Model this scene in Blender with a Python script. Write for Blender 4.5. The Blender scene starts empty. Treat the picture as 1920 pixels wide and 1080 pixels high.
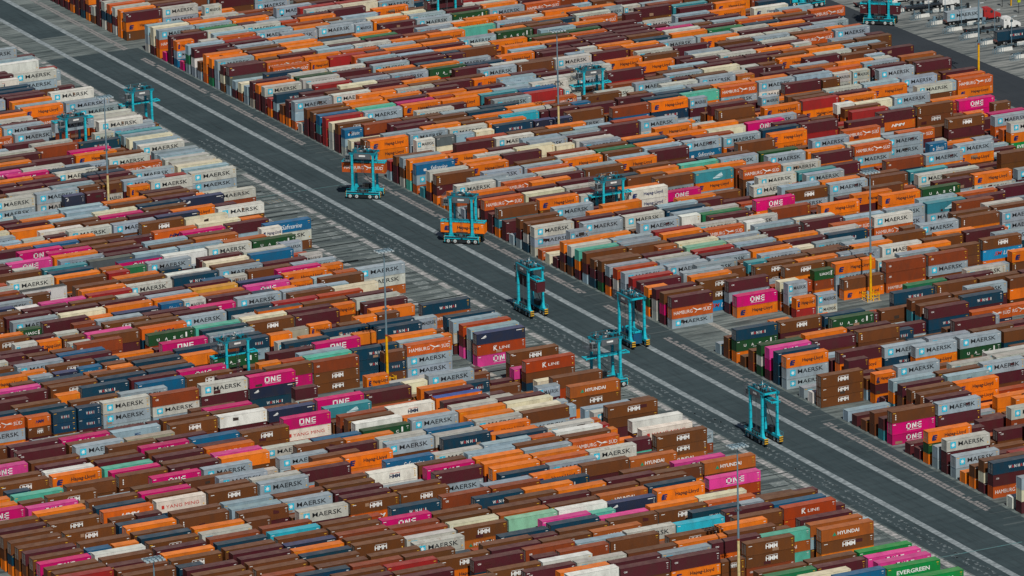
import bpy, bmesh, math, random
import numpy as np
from mathutils import Vector, Matrix
random.seed(11); rng=np.random.default_rng(11)
scene=bpy.context.scene; COL=scene.collection
OX,OY=690.0,1400.0
D=[
50,295,361,12355,90,-1125,263,20999,4,-1238,261,41177,63,1302,361,135363,75,1170,361,12356,81,790,363,28740,110,-1139,261,18011,107,-1128,261,135683,99,1907,361,16641,47,-1129,267,16734,67,-1906,61,151633,97,-1110,261,24857,
82,2424,361,12609,15,-2027,63,20561,92,-1121,267,16451,-9,-1128,267,124993,0,-2283,63,90369,97,785,361,102617,57,294,361,152648,60,-1645,61,36931,2,-1767,61,5849,49,2328,363,98564,41,-1772,61,12547,10,-3333,61,135491,
51,422,361,33116,68,543,361,12548,12,-2156,61,20561,88,-1125,261,25667,18,45,367,28932,49,295,363,16669,3,-1895,61,32965,74,2052,363,86467,39,551,361,12545,51,-1514,61,12483,96,1284,361,33091,84,2800,361,12357,
66,-1906,61,36929,26,1579,361,6225,32,-1771,67,70737,17,1071,361,4355,86,2294,361,20673,96,2034,361,12356,111,37,367,135429,-10,-1509,67,8348,39,-2292,61,16453,88,3552,361,12808,9,-3863,61,32963,102,-1388,61,61761,
45,2204,361,45253,68,1047,361,12481,30,-3209,67,20740,35,1445,361,26435,59,-1904,61,135365,34,2086,363,17477,96,661,361,111067,65,1301,361,70749,58,1812,361,45121,90,1788,361,12355,91,2666,361,37064,34,-3609,61,14083,
17,-1769,61,33859,98,-1388,61,14151,75,3316,361,16452,67,418,361,20675,82,1417,361,26717,-8,-1132,261,13889,3,-2154,61,4161,1,-1766,61,123080,76,541,361,4385,62,545,361,102497,63,293,361,16897,79,3438,461,4164,
91,1662,361,135441,52,42,367,4292,97,1034,361,18012,81,3056,361,124699,82,1920,363,14021,-6,-2023,61,4357,65,2060,361,37153,48,1310,363,37405,-8,-1509,61,4163,60,293,361,102657,60,546,361,12481,77,1546,361,5892,
48,-1773,61,75331,95,1035,361,14021,93,1411,363,4289,-1,-3328,61,4165,90,-1910,61,34568,80,2930,361,4419,69,-2037,61,135681,18,-3601,61,37145,52,-1773,61,4609,2,-2283,61,4189,15,-1768,61,28931,40,805,361,135361,
50,802,361,135265,101,1032,361,32835,-2,-3328,61,5956,63,1555,363,17601,100,784,361,20764,10,-3597,61,4417,23,1068,363,5637,74,3572,361,4161,94,1660,361,28881,61,545,361,22209,7,-3596,61,34561,86,1039,361,4316,
38,2339,363,16644,19,45,367,70737,67,41,367,78105,83,2801,361,12353,39,-3080,61,13377,2,-2024,61,12545,84,3305,361,102481,69,2056,363,4161,96,1034,361,33281,65,41,367,20931,83,790,361,30788,57,-1774,61,137025,
65,-1516,61,28865,84,3052,361,22105,65,1048,361,4189,49,802,361,69905,84,1541,361,12353,58,-1904,61,4353,86,2924,361,20705,52,2325,363,115781,22,-4138,61,41283,70,2815,361,22211,9,-2285,63,12545,13,-1768,61,69724,
39,-3345,61,16577,74,542,361,22107,69,1047,361,18503,81,2298,361,135368,7,-3862,61,70161,50,-1385,61,16579,94,2161,361,45128,9,-3597,61,4291,35,1701,361,4295,25,-3872,61,12355,8,303,361,4292,99,784,361,14148,
64,-1905,63,16449,36,807,361,5889,4,-2025,61,34499,64,-1284,263,24665,97,536,361,30785,66,-2167,61,4161,64,797,361,20945,80,1042,361,12547,19,-3868,61,28932,97,287,361,102723,89,2166,361,32839,-8,-1765,51,32840,
82,1166,351,137028,31,-3342,61,8257,-6,-2281,51,114977,4,-3595,61,69853,78,2301,361,4161,-2,-3592,61,116805,78,917,361,69697,66,292,361,34577,38,297,361,16643,0,-3328,61,69827,91,3044,361,16593,79,2932,361,30467,
73,2053,457,16580,61,293,361,16641,11,559,361,5955,56,2067,353,12827,83,1291,351,135387,68,-2299,51,33027,82,290,361,86465,49,1818,363,16665,105,1030,361,17985,10,303,363,12381,100,1033,361,49220,21,45,357,45387,
98,1908,351,4161,13,944,351,20545,-1,-2153,51,41025,68,2817,351,28737,83,2171,363,28869,87,3301,361,12641,48,-3349,63,4289,37,1317,351,16645,23,-3338,61,147665,1,-2283,51,123139,24,-3604,51,4356,-2,-1638,61,32833,
88,1664,351,4187,64,2695,361,110657,86,3429,361,16580,56,1306,357,98756,58,42,357,12609,45,-1643,61,16899,73,-2300,63,20737,-3,-1638,61,8385,56,547,361,12513,32,1319,367,116505,41,-1513,153,28739,69,-1776,61,32837,
84,289,361,32835,20,-3602,61,12483,97,1783,361,32860,95,1285,361,12385,101,1281,361,12549,19,-4136,61,8257,83,1040,361,14403,68,292,361,28868,40,551,361,112707,89,-1124,263,22337,35,935,361,28737,50,1818,351,34561,
75,3063,351,104003,16,686,363,16865,64,-2167,61,20561,55,800,351,33052,61,1050,363,28897,6,-3861,61,8385,24,-3871,51,12547,64,1301,361,32961,86,3176,361,22364,77,1043,361,33025,105,782,361,32961,12,687,361,22593,
43,2078,361,135259,55,42,357,5639,40,-1772,63,12497,-3,-2152,51,4381,51,42,357,4433,50,42,357,20741,43,550,361,12481,3,-1382,63,4612,3,-3594,61,4164,60,-1386,73,14404,66,544,373,12353,69,41,367,16453,
73,3573,373,12360,33,-3210,71,70105,92,3547,351,135361,-5,-3326,71,14081,64,-1645,71,73925,17,-3336,71,12357,0,-2803,51,20577,77,541,371,4315,67,-2167,51,135237,78,1923,371,16641,91,1037,361,69699,89,3425,361,12548,
79,541,371,20699,17,-3601,73,4161,87,1540,373,4161,4,-3860,51,34567,89,1038,373,46788,5,-2414,71,114760,4,-3067,71,4289,7,-2025,61,69825,98,909,371,20552,85,2043,351,28753,98,1158,361,32861,56,1053,363,4353,
42,551,361,152641,-4,-1131,261,4360,67,670,373,153923,33,44,367,4675,70,920,371,4420,87,1289,371,17988,111,408,371,20955,30,-2682,73,20709,93,537,361,20573,16,-1768,71,20547,13,-3865,51,71428,92,1286,471,12488,
62,1302,363,12353,25,-3075,71,4163,6,-2154,51,16705,55,547,353,20676,41,805,351,20673,40,-2031,63,8264,16,-4000,51,8261,25,1452,353,16579,88,2795,351,18177,20,-3869,51,57625,50,548,361,14403,19,-2287,71,57537,
94,3166,351,29020,61,-2297,51,4289,88,2544,351,18177,67,-2430,61,12483,8,-1510,71,22401,70,2562,351,4164,12,-3865,61,127172,15,-3600,51,4609,55,1560,367,102465,-9,-2151,51,12507,58,546,371,12377,92,787,371,16452,
83,3053,361,12380,68,-2037,61,136897,6,-1896,61,30529,38,1188,351,18180,96,3038,351,12481,85,664,371,20744,43,1059,361,135235,99,-1388,61,69699,1,-3859,61,12353,100,38,367,32972,67,-1645,71,69829,58,1558,361,18499,
38,2083,373,4611,73,1045,461,73793,11,302,367,135640,101,2531,451,135709,57,42,367,102600,49,-1514,71,36929,68,-1776,71,4161,89,538,371,16451,75,2810,371,12547,104,38,377,135940,58,1052,361,33857,83,1542,353,20679,
-4,-1509,61,69889,45,1567,363,29187,68,-1516,71,12355,69,1299,373,12481,47,803,471,57433,64,2187,361,13377,11,-2545,53,62429,76,1924,361,135235,49,-3217,71,4561,23,-3604,71,16475,81,40,367,112347,20,45,367,41539,
104,1529,361,18177,22,-3471,71,4356,82,2928,361,33025,44,1058,461,57539,92,2791,351,16643,34,-1900,71,37137,-7,-1765,61,8449,54,-1774,61,12545,50,-1644,61,6209,36,-1771,71,70149,14,45,357,8322,56,-1904,51,58245,
19,-2027,51,33857,16,-2027,61,77889,53,295,363,16644,19,1070,371,14401,85,1165,361,28737,65,293,361,28761,60,-2166,51,4293,56,-2165,51,169731,13,-4401,61,4356,-15,-1381,51,12353,1,-2024,51,4289,-9,-1637,63,14275,
66,-2693,61,152071,3,-3330,71,4291,42,-1643,61,4291,60,2445,363,102851,100,535,371,34881,97,-1649,61,17477,11,-2026,71,135427,91,787,351,28737,66,1806,361,32965,43,2334,351,102657,86,2546,351,12353,74,40,367,29124,
12,-1897,71,135425,-1,-3592,71,5891,81,1041,361,98371,101,2280,351,12641,86,289,371,24904,59,-2166,51,13377,129,36,350,12483,57,-1515,51,122948,38,-3611,51,71425,86,-1119,251,16455,58,-1644,71,123993,49,549,363,20817,
128,36,354,20803,8,-3862,51,4164,41,-2031,61,151619,79,1796,351,116801,99,1657,351,87107,70,2056,373,12740,58,799,353,70085,7,-2544,51,8732,38,-2291,67,71428,54,-1515,61,20761,1,-3329,61,34568,37,-2161,177,71745,
12,-2415,71,78337,107,905,371,28931,0,-2024,61,58945,80,1293,353,112711,84,-1114,253,16451,43,-3214,161,20673,5,-2154,71,114753,87,788,361,32977,81,2551,361,13916,88,2292,361,33027,19,-3602,51,86083,70,1172,351,136963,
37,43,357,110657,59,420,371,32833,38,806,371,32865,-4,-2541,51,12483,89,-1518,63,14109,-6,-1381,63,4177,80,2173,361,5192,80,2425,371,12357,5,-3595,61,115137,93,3419,361,155715,35,680,373,8323,88,1163,371,12804,
43,2590,353,12545,56,2321,377,102663,107,533,371,22596,58,3339,367,17988,96,1534,361,16641,33,-2683,71,38599,0,-3593,71,4193,-2,-2153,61,70723,25,-3605,51,37123,24,556,363,69697,9,303,363,5896,2,-3594,71,14108,
76,2935,361,123075,-4,-2023,51,122945,75,2557,361,32963,15,-2677,51,4305,84,539,361,32833,63,797,361,28763,21,-2028,51,61697,47,549,371,16603,82,2676,371,20569,47,-1773,61,42587,53,-2295,51,34504,30,-2945,57,115012,
39,1060,361,14148,47,-2033,51,123139,36,-1256,151,16644,105,286,371,102727,33,1447,361,17475,106,533,351,94404,103,-1389,71,12481,2,-3329,61,74819,-10,-1893,57,12737,1,-3593,71,12545,109,37,377,17991,78,1419,451,102465,
47,930,361,49369,82,915,361,33297,74,2305,373,102681,16,-3468,61,36932,63,1808,353,16833,42,805,351,16593,104,907,373,16475,26,1067,363,70748,94,1035,361,135389,68,-1257,100,5,95,2035,371,135233,78,-1109,251,135489,
57,1812,361,16833,89,2417,361,69825,38,552,371,16667,76,3188,361,33027,103,2029,351,18193,14,-3866,61,4417,62,167,361,16449,57,2575,367,16673,-10,-2151,53,12353,43,1313,361,20547,57,-2296,61,143427,5,-3331,71,115777,
35,298,371,34372,127,36,354,12483,-7,-1509,71,34627,93,1036,371,12380,48,-2033,61,164377,110,37,377,153923,94,1911,361,46785,89,1789,371,12481,79,2426,371,151617,22,-3870,51,4163,75,2304,361,32961,53,-1774,61,151841,
83,539,361,14145,15,-1095,257,8259,81,1292,351,78088,44,804,351,102660,39,1315,361,69697,46,43,357,32961,74,3318,353,13379,15,-2286,63,16481,82,3434,361,16453,19,-3337,71,12547,62,-2166,51,5953,43,-1772,61,110941,
57,1432,351,34563,57,-2034,61,135233,0,-3858,61,4419,24,1068,373,5656,62,1050,351,137025,32,44,367,13892,12,-1098,253,57540,36,298,371,16451,86,39,367,18521,65,-2036,61,4443,68,2310,363,30465,74,2558,373,16793,
57,1179,351,32835,88,1414,361,20739,33,1703,357,4161,65,2694,363,4548,-10,-1119,267,123016,42,-1902,61,172099,44,-1385,61,152452,52,548,361,32963,90,2165,371,14429,6,-3596,61,20545,92,537,351,12481,40,1060,361,33285,
55,-2558,51,33025,46,-2293,171,78340,64,545,361,4289,-15,-1636,51,49411,64,1049,361,49217,14,-3599,51,36929,91,-1388,67,102593,56,294,351,12355,93,1911,371,4612,83,289,351,33031,104,2278,361,12353,24,-3074,73,8257,
4,-4395,61,4164,20,-3337,71,4165,22,-1769,71,12737,34,1574,361,32977,100,2281,361,34885,10,-4131,51,8641,81,290,363,16449,65,-1775,71,12551,4,-2284,61,69913,18,-1511,71,153691,-5,-1126,261,83035,17,558,353,17497,
2,-1510,71,4161,73,1548,373,115905,33,1063,377,28932,67,1552,361,30532,67,1047,361,20740,41,-1384,73,20545,33,-2946,71,12481,59,1051,361,4289,-19,-1100,251,53505,60,798,371,4289,69,-1516,71,4356,105,534,371,16451,
84,1290,371,135237,37,425,371,16579,81,3562,373,4193,97,2033,361,5825,125,36,356,32968,46,930,371,12356,7,303,361,12353,117,37,377,20677,91,1913,371,14404,46,1311,351,114756,46,-1385,71,4161,81,2803,361,14017,
53,-1514,71,83781,63,545,361,16593,76,291,371,12545,43,-1514,61,119043,7,-3331,151,4163,12,-3598,73,66625,23,1324,373,69825,70,3069,361,135236,76,1043,361,20547,35,1190,361,16475,38,43,367,16643,96,-1388,61,32963,
87,2293,361,114753,65,796,361,114887,45,1949,363,29212,34,808,373,8705,10,-2285,61,37057,34,-3343,71,8283,34,298,377,8346,87,1790,373,20739,102,534,371,135363,65,1554,361,29000,87,2796,361,30276,42,2079,363,98563,
90,3171,371,104001,3,-1638,71,12481,103,286,371,12801,91,39,357,20675,90,3423,361,5956,105,1777,361,20547,-6,-1123,273,120645,6,46,367,4681,61,-1775,61,133212,14,-2026,71,69697,79,2174,371,16449,69,-2299,61,135427,
53,2834,367,16833,40,-3213,151,12764,90,1538,361,29763,26,1323,371,4289,35,-1513,73,70083,16,-1511,73,4353,66,2693,473,59140,42,424,461,123073,14,-2546,63,29187,10,560,371,135428,-3,-1894,61,4187,89,788,371,16451,
-14,-1381,51,5703,41,1442,353,102620,75,1925,361,71249,41,2208,371,114948,108,657,351,16577,79,3565,471,5729,93,-1648,61,32859,34,-1127,277,135491,103,2279,351,102657,19,-1769,71,22337,49,2073,363,4561,103,-1134,277,20737,
68,2564,373,111043,94,2915,361,135683,62,2570,353,12545,74,1800,371,69891,35,-3610,61,41029,38,1827,363,16473,11,-1768,71,5697,61,41,367,22084,44,550,371,32833,59,2192,361,18241,32,-2683,61,8259,110,532,361,12355,
51,-3085,71,16579,18,-3336,61,4293,101,535,371,32861,100,-1388,61,69699,66,-1645,71,4289,90,2416,371,5827,58,2701,353,102596,42,1824,363,16641,31,-1512,77,102660,79,40,367,8387,52,-2821,161,5827,-5,-2411,61,116483,
56,-1385,61,46660,55,294,373,28753,87,2042,371,12377,59,42,367,32861,55,-2034,53,16584,87,3049,371,12353,92,288,361,45313,95,2286,351,14097,17,-1132,221,2117,63,-1775,71,10331,39,297,361,16449,76,2177,351,17988,
31,-3077,61,16452,-2,-1382,61,153415,80,665,351,13380,-5,-2671,53,13401,51,-1773,71,16584,47,1947,361,5889,57,-2559,51,100097,85,914,371,14177,0,-2542,53,10137,17,-3867,63,4161,44,-1643,71,4188,18,-2287,51,45315,
84,2548,361,18119,77,3441,451,135709,40,-3081,51,77915,27,1450,361,14403,101,1531,351,20548,116,284,371,12483,74,291,373,16643,46,2331,363,12547,63,2823,357,14273,74,793,371,32835,53,1561,351,20961,27,-2289,153,12612,
84,1793,367,20737,75,3570,371,124609,-3,-2542,51,4291,75,1673,371,13377,35,-3079,71,4353,69,2816,351,12355,63,2061,361,69723,73,1801,377,29764,96,3290,351,28945,17,814,361,16859,41,297,351,12545,77,792,371,69697,
64,1681,351,115009,48,-1514,71,30791,106,-1140,261,57625,21,-3603,51,4289,10,-1768,71,16452,93,786,371,12505,20,-2287,61,4165,109,533,371,29128,-3,-1382,61,102472,6,-4128,51,57569,34,-3078,71,69700,-3,-3195,71,115203,
100,1407,371,16579,52,-3085,71,13377,54,800,373,158081,9,560,357,29123,18,-2027,71,16580,80,3183,371,32967,75,416,371,32965,83,-1117,251,153308,98,411,371,14017,82,-1111,251,135260,82,540,361,36931,41,551,361,90177,
63,2315,363,14019,82,3687,461,13889,80,2678,371,12360,20,557,373,4164,46,2586,373,28993,58,294,361,14019,58,1305,361,87875,3,-2543,51,4164,3,-3860,51,8385,50,2072,351,4289,20,-1769,71,12508,53,-3086,71,114884,
33,-3742,61,12545,68,-1128,100,5,16,-2286,61,20547,59,-1198,267,78145,89,288,371,110657,44,296,351,16477,39,2338,371,4548,13,-1511,71,20548,60,-2428,61,37121,94,163,361,69828,-1,-3858,61,4185,62,-1515,0,8,
7,-1767,71,16899,45,1058,351,22209,77,2050,361,22599,92,2163,361,12483,96,2285,351,32836,43,296,351,4353,66,1300,351,32835,35,-2030,71,69713,88,3047,371,20993,1,-2543,51,151643,45,804,361,22600,90,-1648,61,16644,
3,-1122,273,122945,37,-2816,61,4291,13,-3334,61,4612,93,2916,361,12545,91,2164,371,12359,32,-3608,51,4164,107,38,377,12483,38,-3212,61,10331,35,1957,371,12353,91,3296,351,32988,79,-1110,251,16833,74,2811,371,135235,
51,1436,363,20545,16,943,373,17115,66,-2430,51,33027,36,44,357,12483,40,-1384,71,12552,-5,-1382,71,13915,91,288,371,20931,40,297,351,20673,5,-3861,51,14171,65,1806,351,151748,8,-2025,73,33092,5,-4396,51,5905,
82,3181,471,20545,85,2799,371,5185,-3,-3459,71,69916,81,540,373,30529,37,-2947,151,4355,97,2786,373,12355,99,287,371,32859,88,3300,361,32861,-7,-2411,51,57603,59,3082,367,8386,115,284,373,20753,88,-1648,63,16673,
40,43,357,16583,77,2302,371,16476,69,1551,373,16705,36,1828,351,32985,67,-1386,71,73947,72,-1776,151,12508,97,38,377,14561,61,1809,351,4168,83,40,357,4291,13,430,371,18248,110,285,371,32833,78,3566,351,12355,
104,658,361,18009,84,3558,371,16731,17,-2417,51,33095,91,2415,361,13379,78,3313,351,5187,95,-1388,51,135235,9,-4398,57,4167,33,-1513,71,33027,44,-2293,61,12547,75,-1115,251,151619,90,2919,361,14017,85,2295,351,5953,
99,535,461,20549,2,-2543,51,4163,-8,-2540,51,12577,84,789,371,12484,57,546,361,22113,39,2082,371,4355,49,1564,353,8477,66,2186,351,16839,8,-4129,51,4316,42,1059,351,14097,58,-2427,61,16449,126,36,356,12803,
50,1563,361,136773,99,1033,371,14017,40,-3479,171,20997,65,-2298,51,61699,40,1315,361,20547,66,1048,371,16897,3,-3066,71,4417,75,1421,351,14145,92,1662,371,32833,101,286,371,4547,36,1062,361,6212,54,-3086,71,22209,
39,43,367,119107,44,-2818,151,12548,45,-1385,151,136899,64,41,367,4296,101,1780,361,30403,4,-1510,61,4161,90,1037,371,34883,32,1575,367,114945,13,-3070,61,22081,17,-4135,51,87879,24,-2028,63,12355,21,-2288,53,114884,
85,414,371,34371,30,-3341,157,70723,75,-2169,71,14145,-2,-3065,71,4296,63,1049,371,5192,20,-4137,61,4385,63,-2824,51,34625,85,3051,371,16583,-14,-1117,251,53313,21,-1769,71,139521,68,41,377,33301,92,3043,361,12545,
48,2329,363,24833,-8,-2022,51,4161,16,-3203,61,16452,6,-4396,51,37125,69,3070,353,28741,22,1068,377,13393,5,-2674,51,69831,6,303,367,16577,18,-1769,71,32860,4,-3330,71,95313,98,38,357,14657,104,2028,361,33041,
9,-1105,257,8350,77,2934,351,17489,54,2706,471,79633,36,1317,361,32833,81,-1123,253,26308,25,1708,377,4609,79,1042,371,16833,37,1572,361,4188,36,-1513,71,70723,57,926,361,4161,97,2409,351,102915,44,43,357,86467,
30,-3474,157,70721,101,2030,351,122947,37,807,371,16641,92,2414,361,12356,45,296,351,16451,8,-2806,51,12381,87,538,371,12548,59,-2428,61,32833,101,783,351,69916,83,2549,361,20545,94,-1119,261,16452,9,-2806,51,12545,
21,-3338,71,37121,24,-2811,73,57540,96,1784,371,45505,94,786,371,136988,46,1821,363,28897,41,1697,363,26179,109,1526,351,16451,124,36,356,4291,14,-2808,51,33028,75,918,371,96353,34,44,367,12613,-4,-2282,51,8732,
11,-2285,53,5956,73,1171,451,75585,59,1557,351,4163,93,288,361,22083,-3,-2933,71,5921,98,2408,361,20545,24,-2288,71,37377,100,286,371,12507,66,3074,361,16476,58,-2165,51,13380,106,38,457,28947,32,-1513,61,16577,
103,38,377,13188,52,1816,351,18115,88,413,371,151617,32,-2030,61,86529,107,1402,361,30468,31,-3608,51,69725,17,301,373,12761,36,-3477,151,4188,17,-1511,61,152068,88,164,351,12509,39,-3612,61,4165,66,2820,351,151619,
36,680,473,98369,59,-2691,61,42833,0,-1510,71,28869,100,2782,361,12505,-5,-1894,53,20996,50,2965,353,4163,31,-2030,67,114818,107,285,371,21576,73,3319,351,16900,105,2027,351,20548,87,3554,351,16648,1,-1510,71,69889,
78,3059,371,12485,37,-2553,71,69825,106,285,371,135617,110,1028,361,111109,78,165,363,114881,21,-3869,51,14427,55,-2822,71,21571,76,3442,451,20545,92,1036,371,14147,109,1029,371,20737,48,2968,323,259,52,-2034,51,57537,
5,-4128,51,4315,23,-4138,51,6209,34,-2160,51,12737,53,-2821,63,160667,70,417,371,14427,49,1310,421,2113,37,-3611,71,28741,-5,-3063,61,4549,18,-3072,61,41028,43,43,367,4321,110,1649,311,1091,97,-1388,73,12356,
-2,-1144,231,67,24,300,373,8401,106,1154,361,135449,52,2580,363,16897,111,904,363,18503,51,2581,321,195,77,-2169,71,32961,35,-1120,273,70745,44,-3348,71,8385,7,-2806,53,10180,8,-2545,51,4292,11,816,377,16577,
75,-1387,61,16449,-9,-2410,51,32987,56,42,323,195,80,3437,361,135425,10,-2026,71,32961,91,3674,320,195,57,2066,351,34881,31,-2551,61,12547,20,301,363,12357,12,-1511,71,57537,76,792,361,30788,83,2423,461,14081,
13,-3599,61,5187,21,300,371,32963,42,2335,351,12484,79,3185,361,20935,43,-2032,61,69831,16,-2547,51,12737,50,2582,321,327,47,-2819,71,153156,45,43,357,21569,32,1064,323,71,50,-2820,61,41249,77,290,371,12369,
44,-3082,151,14148,62,2062,353,29124,123,36,357,12497,44,-2686,71,8257,10,-2807,51,4164,73,-1516,73,16577,41,43,367,4299,65,-1257,151,12483,51,-2295,51,20753,52,1054,321,217,7,-4397,53,4161,47,-2294,71,28740,
38,-1513,151,32861,65,3457,323,585,49,-2688,71,4289,89,2668,371,34369,61,3462,321,585,73,-1107,257,20741,102,38,423,68,70,3323,363,16665,70,3704,323,1607,73,-1776,171,4380,98,660,371,135233,37,-3080,151,77891,
27,1194,361,50883,42,1569,351,135364,58,-1257,171,157763,48,-2556,71,12356,49,-2425,161,20739,33,-2030,51,135260,49,-1256,151,28871,105,1279,351,153351,-9,-1894,51,17988,83,-1908,51,12561,34,-2815,71,69889,37,1061,341,4163,
84,-1909,51,20803,34,-1513,120,1105,63,3077,367,4226,94,-1388,63,28737,38,-2948,151,69891,20,-3073,51,12483,92,1912,361,34497,13,-2808,63,12548,87,39,347,12488,70,41,347,4291,40,-2817,21,452,62,-2692,51,12481,
55,-1256,143,16641,25,-1641,71,16669,81,-2039,71,34632,35,-1771,141,20739,35,-1642,153,32961,69,-2562,41,135236,73,-2037,73,16705,45,-1902,61,18500,41,-2292,51,86211,109,285,371,16465,56,3341,367,20941,92,-1648,51,20548,
10,-4399,57,5191,74,1296,353,4353,10,-3069,51,4292,24,45,377,70343,17,-4404,51,32833,99,2157,341,32865,84,-1387,41,69891,41,-2949,73,116485,38,-1133,277,71577,9,-1767,71,34887,61,-2560,61,37377,11,-4400,57,4168,
99,2783,441,20673,46,-1643,141,32963,78,-2038,71,37955,61,-2035,41,12353,84,40,357,4291,38,-1384,151,4161,80,-1387,51,4417,16,1200,363,5187,65,-2693,51,16711,9,-1255,153,13633,25,-3339,41,135235,95,39,423,2396,
99,2658,451,16579,77,2555,441,123075,23,-1512,153,69889,47,-1514,141,28764,117,284,361,4161,78,2680,451,12380,68,3326,343,20547,60,-2823,51,16451,98,1408,371,28763,56,1559,347,114781,108,285,361,50755,36,-3344,41,69827,
33,1319,443,20737,89,39,347,71747,9,-2026,73,32963,-4,-3064,71,110660,90,2667,371,20547,85,-1647,51,22341,103,1280,351,12355,2,-3859,141,69955,8,-4398,53,12381,22,1325,333,1618,104,1280,361,34653,11,-1511,71,4609,
94,1285,351,33057,85,1792,351,17985,100,2031,341,20677,51,-2033,61,69724,82,40,357,79363,35,-2552,0,37,14,-4133,41,32961,54,-2295,161,110849,93,39,347,12516,10,-1138,273,65629,103,1530,351,16451,36,-3079,141,123075,
40,-3346,141,12497,14,-3202,71,16705,84,-1647,53,116509,8,-1767,71,102489,2,-4126,51,4295,47,-3083,71,16643,53,-2034,161,69827,12,-4400,55,14017,53,1054,321,537,64,-2429,141,20676,47,-2556,71,32865,25,939,333,65,
90,288,361,20569,53,1815,341,99905,72,3701,331,195,8,46,333,65,76,-2038,71,12377,-4,47,357,6467,43,-2950,151,4163,70,669,371,24769,62,-2428,51,78113,103,1779,351,46809,47,-1385,141,135235,33,1959,377,9863,
73,542,441,137025,1,-3066,71,4161,71,3703,321,1601,46,-1773,141,70745,7,46,423,216,74,-2169,61,21596,41,-2554,53,46929,96,2787,321,325,79,2805,441,4292,38,-2031,100,1,82,-1517,51,38595,9,-3069,53,18179,
43,-3082,151,28753,45,-2424,51,12377,12,945,361,20744,25,-2029,41,71361,97,3037,351,100445,109,1277,371,153283,73,2685,353,12825,50,-2952,151,57671,0,-3065,71,8259,63,-2297,41,32840,95,785,371,102481,42,-2032,141,20571,
78,1671,341,20676,37,-2031,173,32965,5,690,341,33873,21,-3073,71,83651,68,-2562,61,12353,72,-1387,73,20804,30,-3874,67,102664,-15,-1120,251,41499,48,-3084,73,12381,19,-3073,71,127057,100,1656,371,28741,91,-1648,41,12355,
68,795,371,16897,77,-1777,71,24643,105,1528,361,153345,55,1053,311,579,3,-2804,71,37123,16,301,443,12483,104,1778,361,12379,74,3191,443,20803,76,-2300,71,12508,98,2158,341,69713,50,-2164,0,11,32,-2946,71,82113,
76,-1114,251,21571,73,417,443,145731,55,1814,341,20740,39,-2553,51,37057,-1,-2803,53,20804,50,1055,321,325,120,37,377,12483,33,-1114,277,118986,58,-2955,71,12356,85,-2040,41,137309,36,-1901,151,33096,44,-2950,151,20548,
73,793,371,70737,-16,-1117,251,41025,48,-2819,71,12769,56,-1644,61,20675,23,-1769,71,33249,55,2068,323,193,11,-3864,141,4292,90,3676,373,103505,16,-2809,43,18529,118,37,377,103516,43,-2818,51,41028,86,-1778,41,14108,
39,-1256,141,34563,4,432,313,195,42,-2949,141,22097,47,2458,361,5217,49,-2294,51,12355,81,-1517,51,28868,49,-2952,71,12613,46,-2687,151,29149,101,38,377,33305,31,-3875,61,69700,111,1400,320,1733,96,536,441,28996,
2,-3066,71,116441,45,-2163,41,37059,74,-1907,71,135388,13,-4132,41,5891,73,668,441,151617,99,2909,341,16452,9,-3332,61,136900,90,39,423,1736,86,-1517,0,21,93,2413,361,12827,2,-2804,51,114785,79,-1387,51,20545,
38,-1901,141,147804,13,302,447,28871,46,-2032,61,13409,3,561,373,22273,46,-2555,51,73793,91,1287,341,16452,46,-2951,71,12545,31,681,467,16641,-7,-2671,51,8259,7,-3995,141,33032,-17,-1381,61,84039,5,-1510,20,219,
119,37,377,21573,31,-2290,73,4675,30,-3607,147,131203,4,-4127,41,14083,37,-3345,141,16453,52,-2557,71,4549,80,-2039,71,14408,24,-1512,1,3,12,-3070,71,16577,37,-1513,10,281,-5,-1637,41,94401,104,1155,451,16705,
89,2920,361,49217,24,-2549,53,73928,66,3328,321,515,122,36,357,32968,52,-2295,61,4291,63,-2560,41,32993,17,-2678,61,4292,46,-2163,171,22593,27,-1105,257,8257,30,-2420,77,38033,2,47,357,29383,77,-1387,51,104005,
10,-3863,41,69955,14,-1768,41,32964,7,-3068,53,20673,79,-2170,71,41156,16,-4403,51,32835,57,-2822,51,4161,80,-1777,0,27,-8,-2281,51,20675,42,1314,371,12483,51,-2557,71,32963,41,-3479,61,12481,42,-3347,51,14024,
74,-1111,251,135491,75,-1646,71,12360,-4,-2802,53,8667,12,-4132,41,8385,81,-1777,51,12385,6,-1382,51,122945,36,-2815,71,69891,31,-1120,277,75594,61,2317,410,257,39,-1901,10,392,71,2434,441,16579,20,-1255,163,16577,
80,40,347,151877,102,286,371,16452,35,44,447,33479,37,-3212,141,75460,6,-2675,0,1,56,-2558,51,69889,3,-4126,51,4163,54,-2558,51,4572,18,-2547,41,82205,43,-2555,71,4161,45,-2818,161,114755,99,2407,351,12488,
70,-1104,213,348,106,782,361,114945,21,813,431,1117,48,296,321,539,52,-1256,141,20547,76,40,433,200,114,531,471,20675,73,-1646,173,4417,15,-4402,61,37124,41,-3214,141,4545,50,-2557,71,110853,108,1153,371,12509,
96,39,313,2115,73,291,443,24965,43,-2293,61,16451,1,-2804,51,115137,21,-2810,53,8259,11,-3069,0,3,75,40,447,4353,17,-3072,73,32857,79,-1647,41,16603,25,-1103,257,118865,100,2532,341,33233,15,-3071,0,32,
102,783,420,324,79,-1908,71,20929,39,-1384,151,34913,-10,-2410,71,59461,20,-1511,141,20935,105,-1037,223,261,50,-3217,71,73921,64,-2298,141,12380,99,38,377,16644,36,-2553,63,32833,8,-1255,121,193,77,-1117,251,21572,
42,43,347,4305,38,-3345,141,33025,-16,-1508,51,153668,36,-2031,141,20680,85,-1113,241,98499,116,37,377,33288,90,-1388,1,1,36,552,441,4419,18,-2809,43,20547,15,-4134,41,41285,0,-1766,41,73921,23,-2288,43,98371,
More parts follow.
